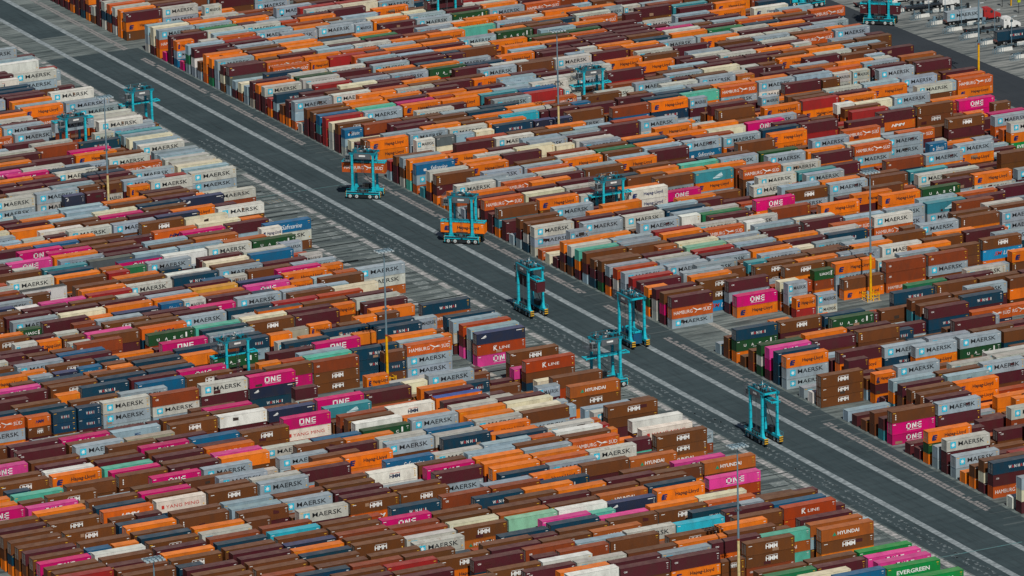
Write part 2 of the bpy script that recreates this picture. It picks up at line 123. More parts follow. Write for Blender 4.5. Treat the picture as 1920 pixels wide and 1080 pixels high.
95,3543,341,69713,19,-1122,277,123016,20,-2810,0,11,31,-1641,147,5185,78,2554,441,22088,96,287,341,102620,49,-2033,61,12545,5,-1896,41,71748,69,1804,311,321,33,936,447,46855,96,2661,471,14401,10,-1511,71,102467,
76,-1646,61,69895,61,-1515,71,153153,23,556,371,45121,118,777,333,193,-5,-2152,41,135363,94,2412,371,14401,55,-2296,161,123332,-9,-1381,47,87957,88,-1909,41,102467,2,433,313,193,11,46,301,33,63,41,401,8,
-4,-3327,71,4379,-7,47,301,14,12,-3334,71,8537,60,42,401,4,-6,-3063,71,12356,63,-1515,51,151619,18,-4135,141,69953,11,-2807,51,4355,-17,-1120,251,53316,26,-2812,51,37089,-8,-2931,71,4305,41,-3081,141,5955,
115,37,377,12737,40,-2292,61,69703,94,-1649,51,12513,27,-1899,151,30403,1,-1190,247,42819,32,681,447,151641,64,2949,341,137287,118,1025,333,260,72,-1907,151,73821,77,40,323,2371,32,-1111,277,135521,42,-2817,73,4291,
108,905,361,12355,-14,-1636,41,4359,89,2040,461,20739,33,426,377,12547,42,-2554,73,132163,46,-3083,141,45316,21,-1127,273,5955,72,-1516,151,29761,32,2088,323,449,55,-2165,141,50945,74,3064,443,20803,16,-1127,31,321,
38,1061,441,151617,26,-1127,113,641,22,-2549,67,37917,-5,47,377,69849,-8,47,377,18755,78,1294,430,324,25,-1383,1,1,7,-4129,141,78289,50,-1903,141,78177,66,41,401,24,6,689,401,1,58,-2691,141,22337,
15,-3335,41,4353,47,43,401,3,108,38,401,9,37,679,441,4291,63,3587,431,68,0,47,367,20675,78,2806,441,12377,88,2041,451,20548,85,39,401,5,-3,-2282,141,12483,8,-3332,73,4289,32,-2290,171,33027,
80,1544,441,20675,17,-2027,100,17,67,921,441,151875,85,-1258,171,20547,48,169,451,16705,-2,-2412,41,69891,55,1306,301,1,78,40,447,79941,3,46,401,3,25,300,441,32961,30,681,423,475,11,-3731,141,12611,
6,-1639,73,4289,-10,-1637,113,129,50,-1773,141,20673,32,426,333,583,30,1705,321,337,73,2939,441,4295,48,43,401,37,33,-3343,141,34565,15,45,401,14,-1,47,323,260,79,2679,441,22593,30,809,423,261,
85,3683,451,102468,-1,-1895,141,86275,25,-4140,71,5841,23,-1127,121,2393,3,-4394,71,110684,45,1312,331,1105,16,-4134,141,4161,-6,-2411,141,12545,105,38,401,9,7,689,333,520,25,-1770,141,153927,64,-2693,41,135260,
38,-1771,151,29153,-2,47,301,8,53,42,401,4,-2,-1895,41,42563,92,39,347,32963,76,1421,451,79619,-8,-1254,120,65,-8,-873,121,2120,-7,-2152,20,196,-7,-1894,120,2145,-7,-1254,121,92,-6,-2801,20,451,
-6,-2541,120,2113,-6,-1765,21,1817,-6,-1509,120,1731,-5,-873,121,220,-4,-1766,20,81,-4,-1254,161,18177,-4,-873,120,81,-3,-2672,120,323,-2,-2803,21,1092,-2,-2542,121,1860,-2,-873,121,220,-1,-3065,20,195,
-1,-2542,0,3,-1,-2282,120,67,-1,-1766,20,2116,-1,-1510,20,337,-1,-1254,120,539,0,-1254,121,195,2,-3726,120,65,2,-1254,121,89,3,-2283,120,81,4,-2805,20,283,4,-2543,20,1089,4,-1767,20,193,
5,-3067,20,324,5,-2805,120,69,5,-1638,121,1091,5,-1254,120,225,6,-3331,20,1603,6,-3068,20,71,6,-2805,121,1883,6,-2414,20,513,7,-3200,120,1625,7,-2284,20,1793,7,-1510,20,321,7,-1254,120,1857,
8,-3597,20,195,8,-3068,21,91,8,-2284,0,17,9,-4130,20,1859,9,-2545,20,68,9,-1510,20,65,10,-2545,21,257,10,-1255,120,97,10,-873,123,284,11,-4131,20,67,11,-3598,20,1857,11,-3333,20,89,
11,-1255,121,449,12,-2807,21,1617,12,-2546,120,2115,12,-1639,161,104260,12,-1255,100,7,13,-2546,21,1605,13,-2286,20,193,13,-2026,20,193,13,-1255,121,517,14,-4402,20,1091,14,-3334,120,1745,14,-2939,120,321,
14,-2286,21,1729,14,-1511,20,1732,14,-1255,121,1731,15,-3866,20,97,15,-2808,121,68,15,-2416,120,68,15,-1511,21,67,15,-1255,121,1633,16,-3733,21,283,16,-2940,121,325,16,-1255,100,4,17,-2809,100,3,
17,-2157,120,195,17,-1898,120,353,17,-1255,101,4,17,-872,121,93,18,-4404,20,72,18,-4001,20,1884,18,-3734,120,65,18,-1255,123,2141,19,-2810,20,516,19,-2548,20,67,19,-1511,61,14427,19,-1255,121,257,
20,-2548,0,3,20,-2028,20,196,20,-1383,120,65,21,-4137,20,97,21,-2548,0,1,21,-1512,20,97,21,-1255,120,449,21,-872,121,65,22,-3603,120,324,22,-3206,61,12547,22,-2942,20,1091,22,-2679,120,65,
22,-2288,21,97,22,-2028,20,2115,22,-1512,0,3,22,-1255,100,1,23,-3871,20,1860,23,-3074,20,1604,23,-2811,21,209,23,-2549,21,193,23,-2028,21,1617,23,-1383,1,1,24,-4139,20,65,24,-3339,20,283,
24,-1770,21,65,25,-2812,61,6211,25,-2549,20,197,25,-2288,20,325,26,-4140,60,4360,26,-3872,20,97,26,-3605,20,193,26,-3340,20,1607,26,-3075,20,89,26,-2550,21,91,26,-2289,21,89,26,-2029,20,193,
26,-1770,20,69,26,-1512,21,72,26,-1255,101,3,27,-3873,21,1092,27,-3606,21,92,27,-3340,21,196,27,-3076,21,193,27,-2812,20,65,27,-2550,0,28,27,-2159,0,1,27,-1770,21,323,27,-1512,21,195,
28,-3873,0,3,28,-3606,0,25,28,-3341,0,4,28,-3076,0,25,28,-2813,21,67,28,-2550,1,1,28,-2289,1,1,28,-2029,0,1,28,-1770,0,1,28,-1512,0,29,29,-3874,1,25,29,-3607,1,4,
29,-2813,0,27,29,-1512,0,5,31,-2814,20,97,32,-3875,20,209,32,-3342,20,321,32,-3078,120,67,32,-2421,120,72,32,-2160,161,119041,33,-3476,120,68,33,-2421,20,193,33,-2160,120,200,33,-1771,20,92,
34,-2552,21,195,34,-2291,100,1,34,-1642,120,219,34,-1384,23,545,34,-872,120,1795,35,-3344,61,4381,35,-2815,61,4419,35,-2291,1,3,35,-1256,121,65,36,-3610,120,2119,36,-2947,161,32963,36,-2291,1,1,
37,-1901,20,68,37,-1642,161,4167,37,-1256,120,67,38,-2816,20,1859,38,-2553,20,193,38,-1642,120,259,38,-1256,121,2117,38,-872,100,3,39,-2816,21,257,39,-2031,120,513,39,-1642,21,225,40,-2554,21,219,
40,-1513,100,1,41,-2685,100,28,42,-3081,120,2116,42,-2292,20,65,42,-1385,61,12484,43,-3347,120,195,43,-1256,120,89,44,-2424,161,5892,44,-2032,20,1881,44,-1772,120,220,45,-3348,61,30801,45,-3083,20,67,
45,-2687,61,18181,45,-1256,120,264,46,-3349,20,81,46,-1514,120,1859,47,-3349,0,33,47,-1256,161,102721,48,-2294,61,16577,48,-1256,120,67,49,-1773,20,196,50,-2294,120,200,51,-2820,20,193,51,-1256,120,67,
52,-2689,120,67,52,-1514,20,93,53,-2557,21,65,53,-1904,120,65,53,-1256,120,209,54,-2821,20,65,54,-2164,20,539,54,-1904,120,1091,54,-1256,121,1881,55,-3087,61,119003,55,-1774,21,257,55,-1515,20,259,
56,-3087,20,260,56,-2822,20,259,56,-2296,120,1729,57,-1257,120,65,58,-2559,120,1603,58,-1386,120,199,59,-2823,161,12484,59,-1645,61,4355,59,-1386,120,260,60,-2559,120,1089,60,-1905,20,220,61,-2824,20,193,
61,-1257,161,28865,62,-1905,20,2116,62,-1645,120,97,62,-1257,120,2139,63,-2036,21,1105,63,-1257,120,1092,64,-1386,120,72,65,-2429,120,515,66,-1386,20,65,67,-2561,161,34501,69,-1257,120,449,70,-2562,20,68,
70,-2299,20,321,70,-2037,20,1731,70,-1776,20,193,70,-1516,61,14020,70,-1257,121,513,71,-2563,20,193,71,-2299,21,321,71,-2037,20,283,71,-1776,20,209,71,-1516,20,200,71,-1257,121,72,72,-2300,0,33,
72,-2037,100,3,72,-1646,100,3,73,-1257,161,110785,74,-2300,161,5921,74,-1646,61,4292,74,-1387,20,347,75,-2300,120,284,75,-1907,61,12356,76,-1777,120,449,76,-1387,20,65,77,-1907,161,119001,77,-1517,161,4163,
78,-2301,61,5892,78,-1777,61,70737,78,-1517,20,2113,78,-1257,120,91,80,-1517,120,259,81,-1258,120,1793,82,-2039,61,5892,82,-1778,20,219,82,-1258,120,65,83,-1647,20,540,83,-1387,21,92,85,-1778,120,257,
85,-1387,120,1761,86,-2040,20,197,86,-1258,120,257,87,-1778,20,1601,87,-1517,21,1859,87,-1258,121,1793,88,-1388,0,1,88,-870,121,65,89,-1779,20,97,89,-1258,100,3,89,-870,121,260,90,-870,121,195,
92,-1388,20,2141,93,-1388,20,324,95,-1518,120,321,96,-1518,120,260,98,-1518,160,12483,101,-1519,61,20545,101,-1258,120,97,103,-870,101,3,104,-1259,161,13401,105,-1259,120,68,106,-870,121,1736,107,-870,100,4,
110,-870,121,196,-3,47,323,72,-3,305,320,529,-2,305,321,1733,-1,305,300,3,0,304,301,3,1,47,323,260,1,304,301,1,2,304,401,1,3,175,321,195,3,433,401,25,4,46,301,3,
4,304,400,1,4,690,320,327,5,303,300,33,5,561,400,1,6,561,401,3,7,175,420,1736,7,560,401,4,8,560,301,8,8,818,300,3,9,46,301,1,9,817,301,8,10,46,301,3,
10,817,301,29,11,1074,360,114883,12,302,301,3,12,559,420,2129,13,687,320,1603,14,302,323,97,14,558,321,68,14,815,321,97,14,1072,320,281,15,173,321,193,15,430,321,67,15,686,300,3,
15,943,300,1,15,1200,321,67,16,45,301,4,16,430,300,3,17,1328,320,196,18,301,321,195,18,557,320,1603,18,814,320,321,18,1070,320,449,18,1327,321,1732,19,301,321,2113,19,557,321,92,
19,813,321,1095,19,1327,321,196,20,813,300,33,20,1069,321,97,20,1326,300,1,21,556,361,13891,21,941,301,1,21,1197,321,257,21,1454,301,28,22,45,323,92,22,300,320,323,22,556,320,71,
22,812,323,196,23,45,301,1,23,300,321,67,23,812,300,3,24,811,301,4,24,1324,361,4161,24,1581,301,25,25,45,323,65,25,427,320,65,25,683,321,209,25,1195,320,1860,26,44,301,4,
26,300,320,539,26,555,321,199,26,811,300,25,26,1836,361,12548,27,299,300,1,27,555,300,3,27,810,301,29,27,1066,400,1,27,1707,320,65,28,299,300,4,28,554,301,7,28,1322,320,221,
28,1578,320,65,28,1834,320,89,29,1321,321,65,29,1577,321,193,29,1834,300,29,30,1448,300,8,31,1576,301,3,32,1831,301,4,33,681,323,1859,33,2215,300,1,34,553,321,257,34,1063,361,4289,
34,1318,320,195,34,1830,320,1601,35,171,420,1860,35,552,420,1793,35,2213,320,219,36,1573,320,1617,36,2084,320,1605,36,2341,320,327,37,298,420,1793,37,1828,320,195,37,2083,321,1601,37,2340,300,29,
38,1444,320,1091,38,1699,420,519,39,806,361,12488,39,1571,321,263,39,1826,320,65,40,1570,300,27,40,1825,321,81,40,2081,320,1731,40,2337,361,20737,40,2593,320,1731,41,1060,320,1091,41,1314,420,323,
41,1952,300,27,41,2464,320,65,42,297,420,1857,42,2591,300,29,43,804,320,193,43,1568,320,69,43,1823,320,193,44,1185,320,67,44,1440,320,67,44,1695,321,68,44,1950,320,257,44,2205,320,193,
44,2461,320,91,44,2717,320,92,45,550,361,110812,45,1821,400,17,45,2460,321,257,45,2715,321,289,46,296,320,219,46,549,320,1607,46,803,420,1601,46,1184,420,259,46,1566,321,196,46,2076,320,1793,
46,2842,300,1,47,169,321,81,47,422,421,2140,47,1184,321,513,47,1438,321,1793,47,1693,320,1732,47,2202,320,68,47,2713,300,4,47,2969,300,4,48,549,321,65,48,802,361,18129,48,1056,321,193,
48,1565,300,28,48,1819,321,195,48,2074,321,1821,48,2584,320,200,48,2840,401,4,49,42,301,25,49,1056,321,65,49,1437,420,520,49,2583,321,195,49,2839,300,3,50,1309,321,1857,50,2327,320,65,
50,2838,400,8,51,295,420,197,51,675,320,193,51,928,321,65,51,1182,300,4,51,1690,320,67,51,1944,320,449,51,2199,320,193,51,2454,420,65,51,2837,301,1,51,3092,320,1793,52,295,320,195,
52,801,320,259,52,1308,300,1,52,1562,320,68,52,2071,321,1095,52,2835,301,3,52,3091,321,81,53,168,420,539,53,547,320,65,53,801,300,3,53,1307,301,3,53,2070,300,28,53,2324,321,1857,
53,2579,320,259,53,3090,301,17,54,42,323,195,54,294,320,72,54,547,321,195,54,1053,300,1,54,1561,323,2116,54,1815,320,81,54,2069,300,1,54,2323,300,7,54,2578,420,323,54,2833,320,196,
54,3088,301,5,54,3344,300,17,55,2322,301,17,55,2577,300,4,55,2832,321,220,55,3087,301,3,56,799,320,451,56,1813,320,199,56,2576,300,17,56,2831,300,1,56,3086,301,33,57,799,420,193,
57,1686,420,257,57,2321,361,22209,57,2830,300,3,57,3085,301,3,57,3340,323,1607,58,2066,320,323,58,2320,320,1732,58,2574,420,1116,58,2956,301,7,58,3211,401,4,59,294,420,1628,59,672,320,200,
59,925,420,2119,59,1304,320,264,59,1811,320,1795,59,2065,420,219,59,2446,320,92,59,2700,320,353,59,2955,401,5,59,3337,301,3,60,167,420,65,60,1051,320,67,60,1304,320,283,60,1557,320,257,
60,1810,320,1603,60,2064,321,65,60,2318,420,65,60,2699,321,283,60,2954,323,67,60,3209,323,221,60,3464,420,68,61,798,361,16481,61,1303,321,195,61,1556,321,1115,61,2063,300,28,61,2444,320,72,
61,2698,300,25,61,2953,300,1,61,3207,321,481,62,41,423,520,62,419,420,476,62,797,320,1796,62,1555,300,4,62,1809,321,193,62,2316,300,25,62,2824,300,5,62,3079,300,1,62,3333,300,1,
63,167,420,1733,63,2569,321,93,63,3332,300,27,64,293,320,1821,64,1554,461,14109,64,1934,320,221,64,2441,321,1731,64,3203,301,1,64,3458,401,8,65,544,320,321,65,2313,320,449,65,2567,400,7,
65,2948,320,2117,65,3202,321,1757,66,167,420,71,66,796,320,1629,66,1553,320,263,66,2059,420,195,66,2439,321,65,67,292,420,65,67,1300,320,69,67,1805,320,68,67,2058,320,257,67,2311,321,217,
67,2565,300,3,67,2819,320,2113,67,3073,320,1603,67,3327,300,1,68,1299,320,67,68,1552,320,273,68,1804,321,516,68,2057,321,68,68,3071,320,281,69,292,320,91,69,543,320,1793,69,795,361,135457,
69,2309,321,465,69,2563,361,5956,69,3324,321,257,70,292,420,69,70,1424,361,119875,70,1677,321,259,70,1929,400,7,70,2309,321,195,70,3577,423,2141,71,41,323,1761,71,291,321,1625,71,543,361,119105,
71,794,361,4185,71,1046,361,33859,71,1298,320,65,71,1550,320,1601,71,1802,300,17,71,2055,321,81,71,2308,400,29,71,2561,321,68,71,2814,320,93,71,3068,320,193,71,3322,320,217,71,3576,400,3,
72,291,300,1,72,542,320,195,72,794,320,1860,72,1045,320,199,72,1297,320,1797,72,1549,321,65,72,1801,301,8,72,2307,321,195,72,2560,321,516,72,2813,320,220,72,3067,320,65,72,3320,320,1605,
72,3574,421,67,73,1296,300,1,73,2179,321,1795,73,2432,300,25,73,3065,300,3,74,1044,320,196,74,1548,321,72,75,165,361,16452,75,667,361,4380,75,2178,461,5889,76,165,420,260,76,1295,461,4291,
76,1547,320,91,76,1798,461,5953,76,2429,320,195,76,2682,361,12743,77,1294,320,257,77,1798,320,65,77,2681,320,195,77,3187,320,1603,78,415,361,6233,78,666,361,16449,78,1168,420,195,78,1545,420,65,
78,2175,461,12353,78,2933,420,67,79,290,320,65,79,791,320,65,79,1293,321,1859,79,1545,321,259,79,2048,461,4161,80,290,320,259,80,540,420,93,80,916,420,328,80,1670,321,89,80,1921,320,1089,
81,1543,321,513,81,1795,321,92,81,2046,320,91,81,3309,361,4291,82,790,461,118853,82,1668,300,28,82,2172,321,193,82,3307,420,324,83,1793,300,3,83,2045,420,72,83,3306,320,264,83,3559,420,284,
84,1040,320,451,84,2044,320,1117,84,2296,320,65,85,164,320,449,85,1415,361,14081,85,1666,420,515,85,2547,320,449,85,3304,361,4289,85,3556,461,33859,86,539,361,102468,86,789,361,4289,86,1289,320,65,
86,1540,320,285,86,1791,320,68,86,2042,320,515,86,2798,420,519,87,289,361,4193,87,1038,320,285,87,2545,320,539,88,39,423,71,88,663,361,12744,88,913,320,1793,88,1915,461,137031,88,2166,461,114755,
89,1288,361,69825,89,1538,320,283,89,3172,361,69829,90,164,420,220,90,538,361,13896,90,787,361,4380,90,1287,320,197,90,2039,461,12355,91,537,320,65,91,1537,420,1603,91,2918,461,4188,91,3548,461,102597,
92,1411,321,193,92,2665,461,12380,92,3295,320,195,93,1286,461,69721,93,1661,321,67,93,2162,361,102468,93,2664,320,65,93,3167,320,196,94,39,423,2116,94,412,320,260,94,661,420,1601,94,1535,461,20673,
94,2663,320,67,94,3418,321,200,95,163,320,453,95,412,320,193,95,661,420,193,95,1535,320,289,95,1785,320,65,95,2537,321,1793,95,2788,300,3,95,3039,320,67,95,3291,321,65,96,910,461,14401,
96,2536,420,1601,96,3541,461,114883,97,1284,361,5889,97,1533,320,71,97,2284,420,67,97,2660,420,65,97,3288,361,4612,97,3540,460,12483,98,287,461,5827,98,1658,320,209,98,2659,321,68,98,2910,361,116803,
98,3161,361,4613,98,3413,360,4168,99,660,461,135259,99,1282,361,116289,99,1532,461,20676,99,3160,360,104281,99,3411,360,34564,100,1282,420,260,100,1906,420,221,100,3033,360,4611,100,3284,360,12484,100,3536,460,4419,
101,2656,361,5969,101,2907,360,5697,101,3158,360,18205,101,3409,360,102481,102,162,461,12356,102,907,320,283,102,1156,320,65,102,1405,320,67,102,1655,320,221,102,1905,320,193,102,2154,320,68,102,2405,320,1729,
102,2655,320,284,102,2906,360,102593,102,3156,360,5981,102,3407,320,81,103,534,361,28868,103,783,320,515,103,1031,320,71,103,2529,320,97,103,2779,360,12739,103,3030,360,6225,103,3281,320,2113,104,286,361,110785,
104,534,420,1607,104,2528,300,27,104,2778,300,3,104,3028,360,102617,104,3279,320,195,104,3530,400,3,105,162,461,20929,105,2277,360,16605,105,2527,300,17,105,2777,321,476,105,3027,360,4353,105,3278,360,118873,
106,162,420,516,106,1030,461,4353,106,1403,320,65,106,1652,320,196,106,1901,361,110661,106,2151,360,5953,106,2401,360,4611,106,2651,321,1793,106,2901,300,3,106,3151,360,114969,107,781,461,120921,107,1154,320,257,
107,1651,320,545,107,1901,320,515,107,2150,360,119297,107,2400,360,5828,107,2650,300,1,107,3150,360,18241,108,161,461,4353,108,533,461,13893,108,1402,320,81,108,1651,321,65,108,1900,321,72,108,2149,360,114881,
108,2399,360,69729,108,2648,300,1,109,780,320,69,109,1774,300,1,109,2024,300,3,109,2273,360,4185,109,2523,360,110657,110,780,320,69,110,1276,361,112708,110,1525,460,116483,110,1898,300,1,110,2147,300,1,
110,2397,360,111043,110,2646,360,136273,111,285,461,119105,111,656,321,285,111,1152,320,260,111,1649,360,5697,111,1897,301,3,111,2147,320,1795,111,2396,360,118855,112,284,320,257,112,532,320,1603,112,779,321,65,
112,1027,320,545,112,1275,320,289,112,1524,360,120513,112,1772,362,12508,113,284,320,193,113,532,321,257,113,779,300,1,113,1027,321,1093,113,1275,300,5,113,1523,360,71237,113,1772,360,16580,114,284,300,7,
114,655,300,1,114,903,300,1,114,1150,300,25,114,1398,300,3,114,1647,360,4313,115,531,321,465,115,778,301,3,115,1026,301,1,115,1274,300,3,115,1522,320,221,115,1770,360,4359,116,531,300,4,
116,778,301,28,116,1026,301,28,116,1273,301,3,116,1521,300,1,116,1770,360,69852,117,530,300,7,117,1273,301,1,118,283,361,4305,118,530,301,3,119,283,360,12573,119,530,301,4,119,777,362,34561,
119,1024,360,4547,120,283,360,16577,120,530,321,65,120,777,362,14427,120,1024,360,12360,120,1271,360,6211,121,36,323,321,121,283,360,12737,121,529,360,22273,121,776,320,221,121,1023,360,28753,122,283,360,115779,
122,529,360,12481,122,1023,360,4164,123,283,360,4188,123,529,360,12355,124,282,360,69851,124,529,320,515,124,775,360,5979,-8,-3987,20,545,-8,-3721,60,28737,-8,-3457,20,92,-8,-3193,60,4353,-7,-4254,20,260,
-7,-3987,20,196,-7,-3722,20,93,-7,-3457,20,1825,-7,-3194,60,13383,-6,-4255,60,17985,-6,-3988,60,4417,-6,-3722,20,259,-6,-3458,60,4164,-6,-3194,160,103491,-5,-4255,60,16456,-5,-3988,60,12513,-5,-3723,60,69699,
-5,-3458,160,5700,-4,-4390,60,18113,-4,-4122,20,1089,-4,-3856,60,69889,-4,-3591,20,67,-3,-4391,60,12380,-3,-4123,60,12359,-3,-3857,20,537,-3,-3591,160,104513,-2,-4391,60,4377,-2,-4124,60,13892,-1,-4392,60,114759,
-1,-4124,60,16476,0,-4393,60,12377,1,-4393,60,5985,12,-4670,60,5185,13,-4671,20,220,14,-4671,20,67,15,-4672,60,14043,19,-4405,60,32836,20,-4405,60,4177,21,-4406,60,12505,22,-4407,60,4289,27,-4141,60,114753,
28,-4141,60,4353,29,-4142,60,135389,30,-4143,60,69889,33,-3876,160,28739,34,-3877,60,12356,35,-3877,60,12612,36,-3878,20,91,37,-3878,20,1881,38,-3879,20,1625,40,-3612,160,110865,41,-3613,160,4353,42,-3613,20,199,
43,-3614,60,114760,44,-3614,60,4164,45,-3615,60,12513,46,-3615,60,119043,49,-3350,160,4313,50,-3350,160,16579,51,-3351,60,14145,52,-3351,60,16449,53,-3352,60,17473,54,-3352,60,4291,57,-3087,60,12356,58,-3088,160,4163,
59,-3088,20,1092,60,-3088,20,257,61,-3089,60,69832,62,-3089,20,193,62,-2824,120,477,64,-2825,120,1121,65,-2825,160,12497,66,-2825,160,28868,67,-2826,60,118977,68,-2826,60,13379,69,-2826,60,120537,70,-2827,60,12353,
72,-2563,20,283,73,-2563,60,4359,74,-2563,60,115009,75,-2564,60,20737,76,-2564,60,71748,77,-2564,20,540,77,-2301,160,102663,79,-2301,160,5699,80,-2301,60,32977,81,-2302,60,30305,82,-2302,20,1857,83,-2302,60,110876,
83,-2039,160,12385,84,-2302,60,102489,84,-2040,120,67,85,-2303,60,4161,87,-2040,60,32964,88,-2040,160,69915,89,-2040,20,1629,90,-2041,160,4296,91,-2041,60,110657,91,-1779,160,118851,92,-2041,20,264,92,-1779,160,4189,
93,-2041,20,193,93,-1779,160,135235,94,-1779,160,4161,95,-1779,60,28769,96,-1779,60,5841,97,-1780,160,4296,98,-1780,20,221,99,-1780,60,110659,99,-1519,120,453,100,-1780,60,4380,100,-1519,160,16449,101,-1780,60,110659,
102,-1519,120,257,103,-1519,120,193,104,-1519,60,135389,105,-1519,60,16644,106,-1519,60,5853,106,-1259,160,69701,107,-1519,60,135393,107,-1259,160,30529,108,-1519,60,4163,108,-1259,120,91,109,-1519,20,65,109,-1259,160,12353,
110,-1259,160,102469,111,-1259,160,4609,112,-1259,160,12353,113,-1259,120,1883,114,-1259,120,259,115,-1259,160,4161,116,-1259,160,4189,117,-1259,120,193,-8,306,360,12545,-7,306,360,30787,-7,564,360,16605,-6,305,360,16605,
-6,564,320,513,-5,305,360,114755,-5,564,320,1601,-4,305,320,65,-4,563,360,4164,-3,563,360,136261,-2,563,360,4609,-2,821,320,1859,-1,563,360,4355,-1,821,360,20545,0,562,320,193,0,821,320,195,
1,562,360,102917,1,820,360,12360,2,691,360,14019,2,949,320,197,3,819,320,193,3,1078,360,4161,4,948,360,17987,5,948,360,110785,5,1206,320,451,6,818,360,135361,6,1076,360,69729,7,947,360,4611,
7,1205,320,221,8,1075,360,33221,8,1333,360,69704,9,1075,360,34567,9,1333,360,5953,10,1074,360,32835,10,1332,320,449,11,1331,320,1729,12,1202,360,120387,12,1460,320,1089,13,1201,360,4433,13,1459,360,4161,
14,1330,360,137025,14,1587,360,71449,15,1458,360,4161,15,1715,360,12484,16,1457,360,69913,16,1715,360,4168,17,1585,360,16449,17,1843,360,12353,18,1585,360,12551,18,1842,320,2113,19,1584,360,5697,19,1841,320,2145,
20,1583,360,4289,20,1841,360,110788,21,1711,320,220,21,1968,320,545,22,1839,360,20737,22,2096,360,12356,23,1838,360,20679,23,2095,360,4379,24,1837,360,116481,24,2095,360,20569,25,1965,360,5969,25,2222,360,18177,
26,2093,360,14173,26,2350,320,281,27,1964,360,112385,27,2221,320,65,28,2091,360,5828,28,2348,360,4291,29,2090,360,135265,29,2347,360,4161,30,2218,360,4163,30,2475,360,32835,31,2345,320,260,31,2602,320,1089,
32,2344,320,328,32,2601,360,4295,33,2472,360,12380,33,2729,360,14017,34,2342,320,193,34,2599,320,1857,35,2470,320,515,35,2727,360,4168,36,2597,360,12572,36,2854,360,16449,37,2596,320,1793,37,2853,320,71,
38,2595,320,1601,38,2852,360,4353,39,2594,360,18193,39,2850,360,110787,40,2849,320,67,40,3106,320,257,41,2720,360,112193,41,2976,360,120667,42,2847,320,193,42,3103,360,110657,43,2846,320,1745,43,3102,360,110849,
44,2973,360,114756,44,3229,320,67,45,2971,360,4193,45,3228,360,16641,46,3098,320,217,46,3355,360,102915,47,3225,360,5905,47,3481,460,20572,48,3224,320,1092,48,3480,420,481,49,3095,320,89,49,3351,360,14404,
50,3221,360,4163,50,3477,460,29147,51,3348,320,219,52,3347,360,4291,53,3345,320,196,105,3529,460,114755,106,3402,360,18503,107,3401,360,13377,108,3149,320,93,108,3399,360,4355,109,3022,360,136261,109,3273,360,5700,
109,3523,420,259,110,2896,360,12551,110,3146,320,67,110,3397,360,115025,111,2645,360,102593,111,2895,360,16833,111,3145,360,16449,111,3395,360,110849,112,2520,320,67,112,2769,360,118849,112,3019,320,353,112,3269,320,65,
112,3519,420,65,113,2519,360,69841,113,2768,360,20548,113,3018,320,71,113,3268,320,1089,113,3518,420,200,114,2393,320,67,114,2642,360,16923,114,2892,360,33233,114,3141,320,283,114,3391,320,260,115,2268,320,197,
115,2517,360,4188,115,2766,320,65,115,3015,360,4163,115,3265,360,16449,116,2018,360,12355,116,2267,320,1745,116,2516,360,4163,116,2765,320,71,116,3014,320,91,117,1769,360,20547,117,2017,360,119048,117,2266,320,348,
117,2515,360,16673,117,2764,320,1729,117,3013,320,1796,118,1768,360,28737,118,2016,360,118876,118,2265,360,4305,118,2514,360,16705,118,2763,360,5956,119,1519,360,14081,119,1767,360,114908,119,2016,360,118979,119,2264,360,4637,
119,2513,360,4289,119,2762,360,5697,120,1519,320,449,120,1767,360,16711,120,2015,360,4177,120,2263,360,4161,120,2512,360,69891,121,1271,360,32833,121,1518,320,1089,121,1766,320,193,121,2014,360,4289,121,2262,320,217,
121,2511,360,12507,122,1270,360,30276,122,1518,320,520,122,1765,360,12743,122,2013,360,4189,122,2261,360,18180,123,1022,360,16673,123,1270,360,13403,123,1517,360,12481,123,1765,360,12545,123,2012,320,220,123,2260,320,67,
124,1022,360,111069,124,1269,360,135361,124,1516,320,539,124,1764,320,196,124,2012,360,69703,
]
BIGGEST={38,46,62,66,110,113,114,118,154,173,174,186,194,201,202,262,270,306,310,318,398,442,462,510,522,558,590,610,634,686,702,782,794,798,805,806,838,870,886,890,918,922,934,950,962,966,1014,1030,1054,1085,1086,1106,1118,1126,1130,1150,1170,1178,1186,1210,1250,1266,1302,1310,1322,1334,1366,1370,1384,1385,1386,1402,1406,1430,1438,1446,1454,1486,1494,1534,1566,1586,1594,1654,1674,1686,1710,1754,1758,1773,1774,1810,1834,1838,1850,1854,1874,1894,1902,1906,1930,1974,1998,2036,2037,2038,2042,2081,2082,2158,2182,2186,2194,2206,2214,2218,2246,2294,2306,2326,2330,2362,2366,2426,2429,2430,2438,2450,2462,2466,2470,2482,2490,2542,2546,2566,2574,2586,2625,2626,2638,2646,2658,2678,2702,2722,2726,2770,2814,2890,2894,2898,2930,2942,2946,2962,2990,3074,3122,3126,3142,3162,3206,3214,3234,3242,3246,3254,3290,3322,3338,3346,3422,3437,3438,3450,3514,3518,3526,3530,3533,3534,3553,3554,3654,3670,3722,3730,3770,3802,3810,3816,3817,3818,3826,3866,3890,3942,3950,3974,3982,4018,4068,4069,4086,4114,4122,4133,4150,4161,4234,4238,4254,4278,4298,4302,4322,4326,4334,4350,4354,4366,4410,4478,4498,4526,4550,4570,4578,4654,4682,4702,4730,4738,4766,4774,4782,4818,4846,4862,4866,4910,4930,5066,5074,5094,5122,5130,5142,5162,5170,5173,5174,5178,5194,5218,5242,5246,5254,5261,5262,5386,5394,5406,5414,5438,5462,5514,5518,5525,5526,5566,5578,5605,5626,5650,5666,5682,5710,5726,5738,5769,5770,5774,5830,5850,5906,5916,5917,5941}
REF=[1096.0, 1182.2, 1221, 1260.8, 1300.1, 1343.5, 1383.3, 1422.5, 1461.3, 1500.2, 1543.4, 1582, 1620.5, 1660.7, 1790.0]
IDX=[-20, 0, 9, 18, 27, 37, 46, 55, 64, 73, 83, 92, 101, 110, 140]
CAMF=[0.4215619, 0.86201805, -0.28144349]
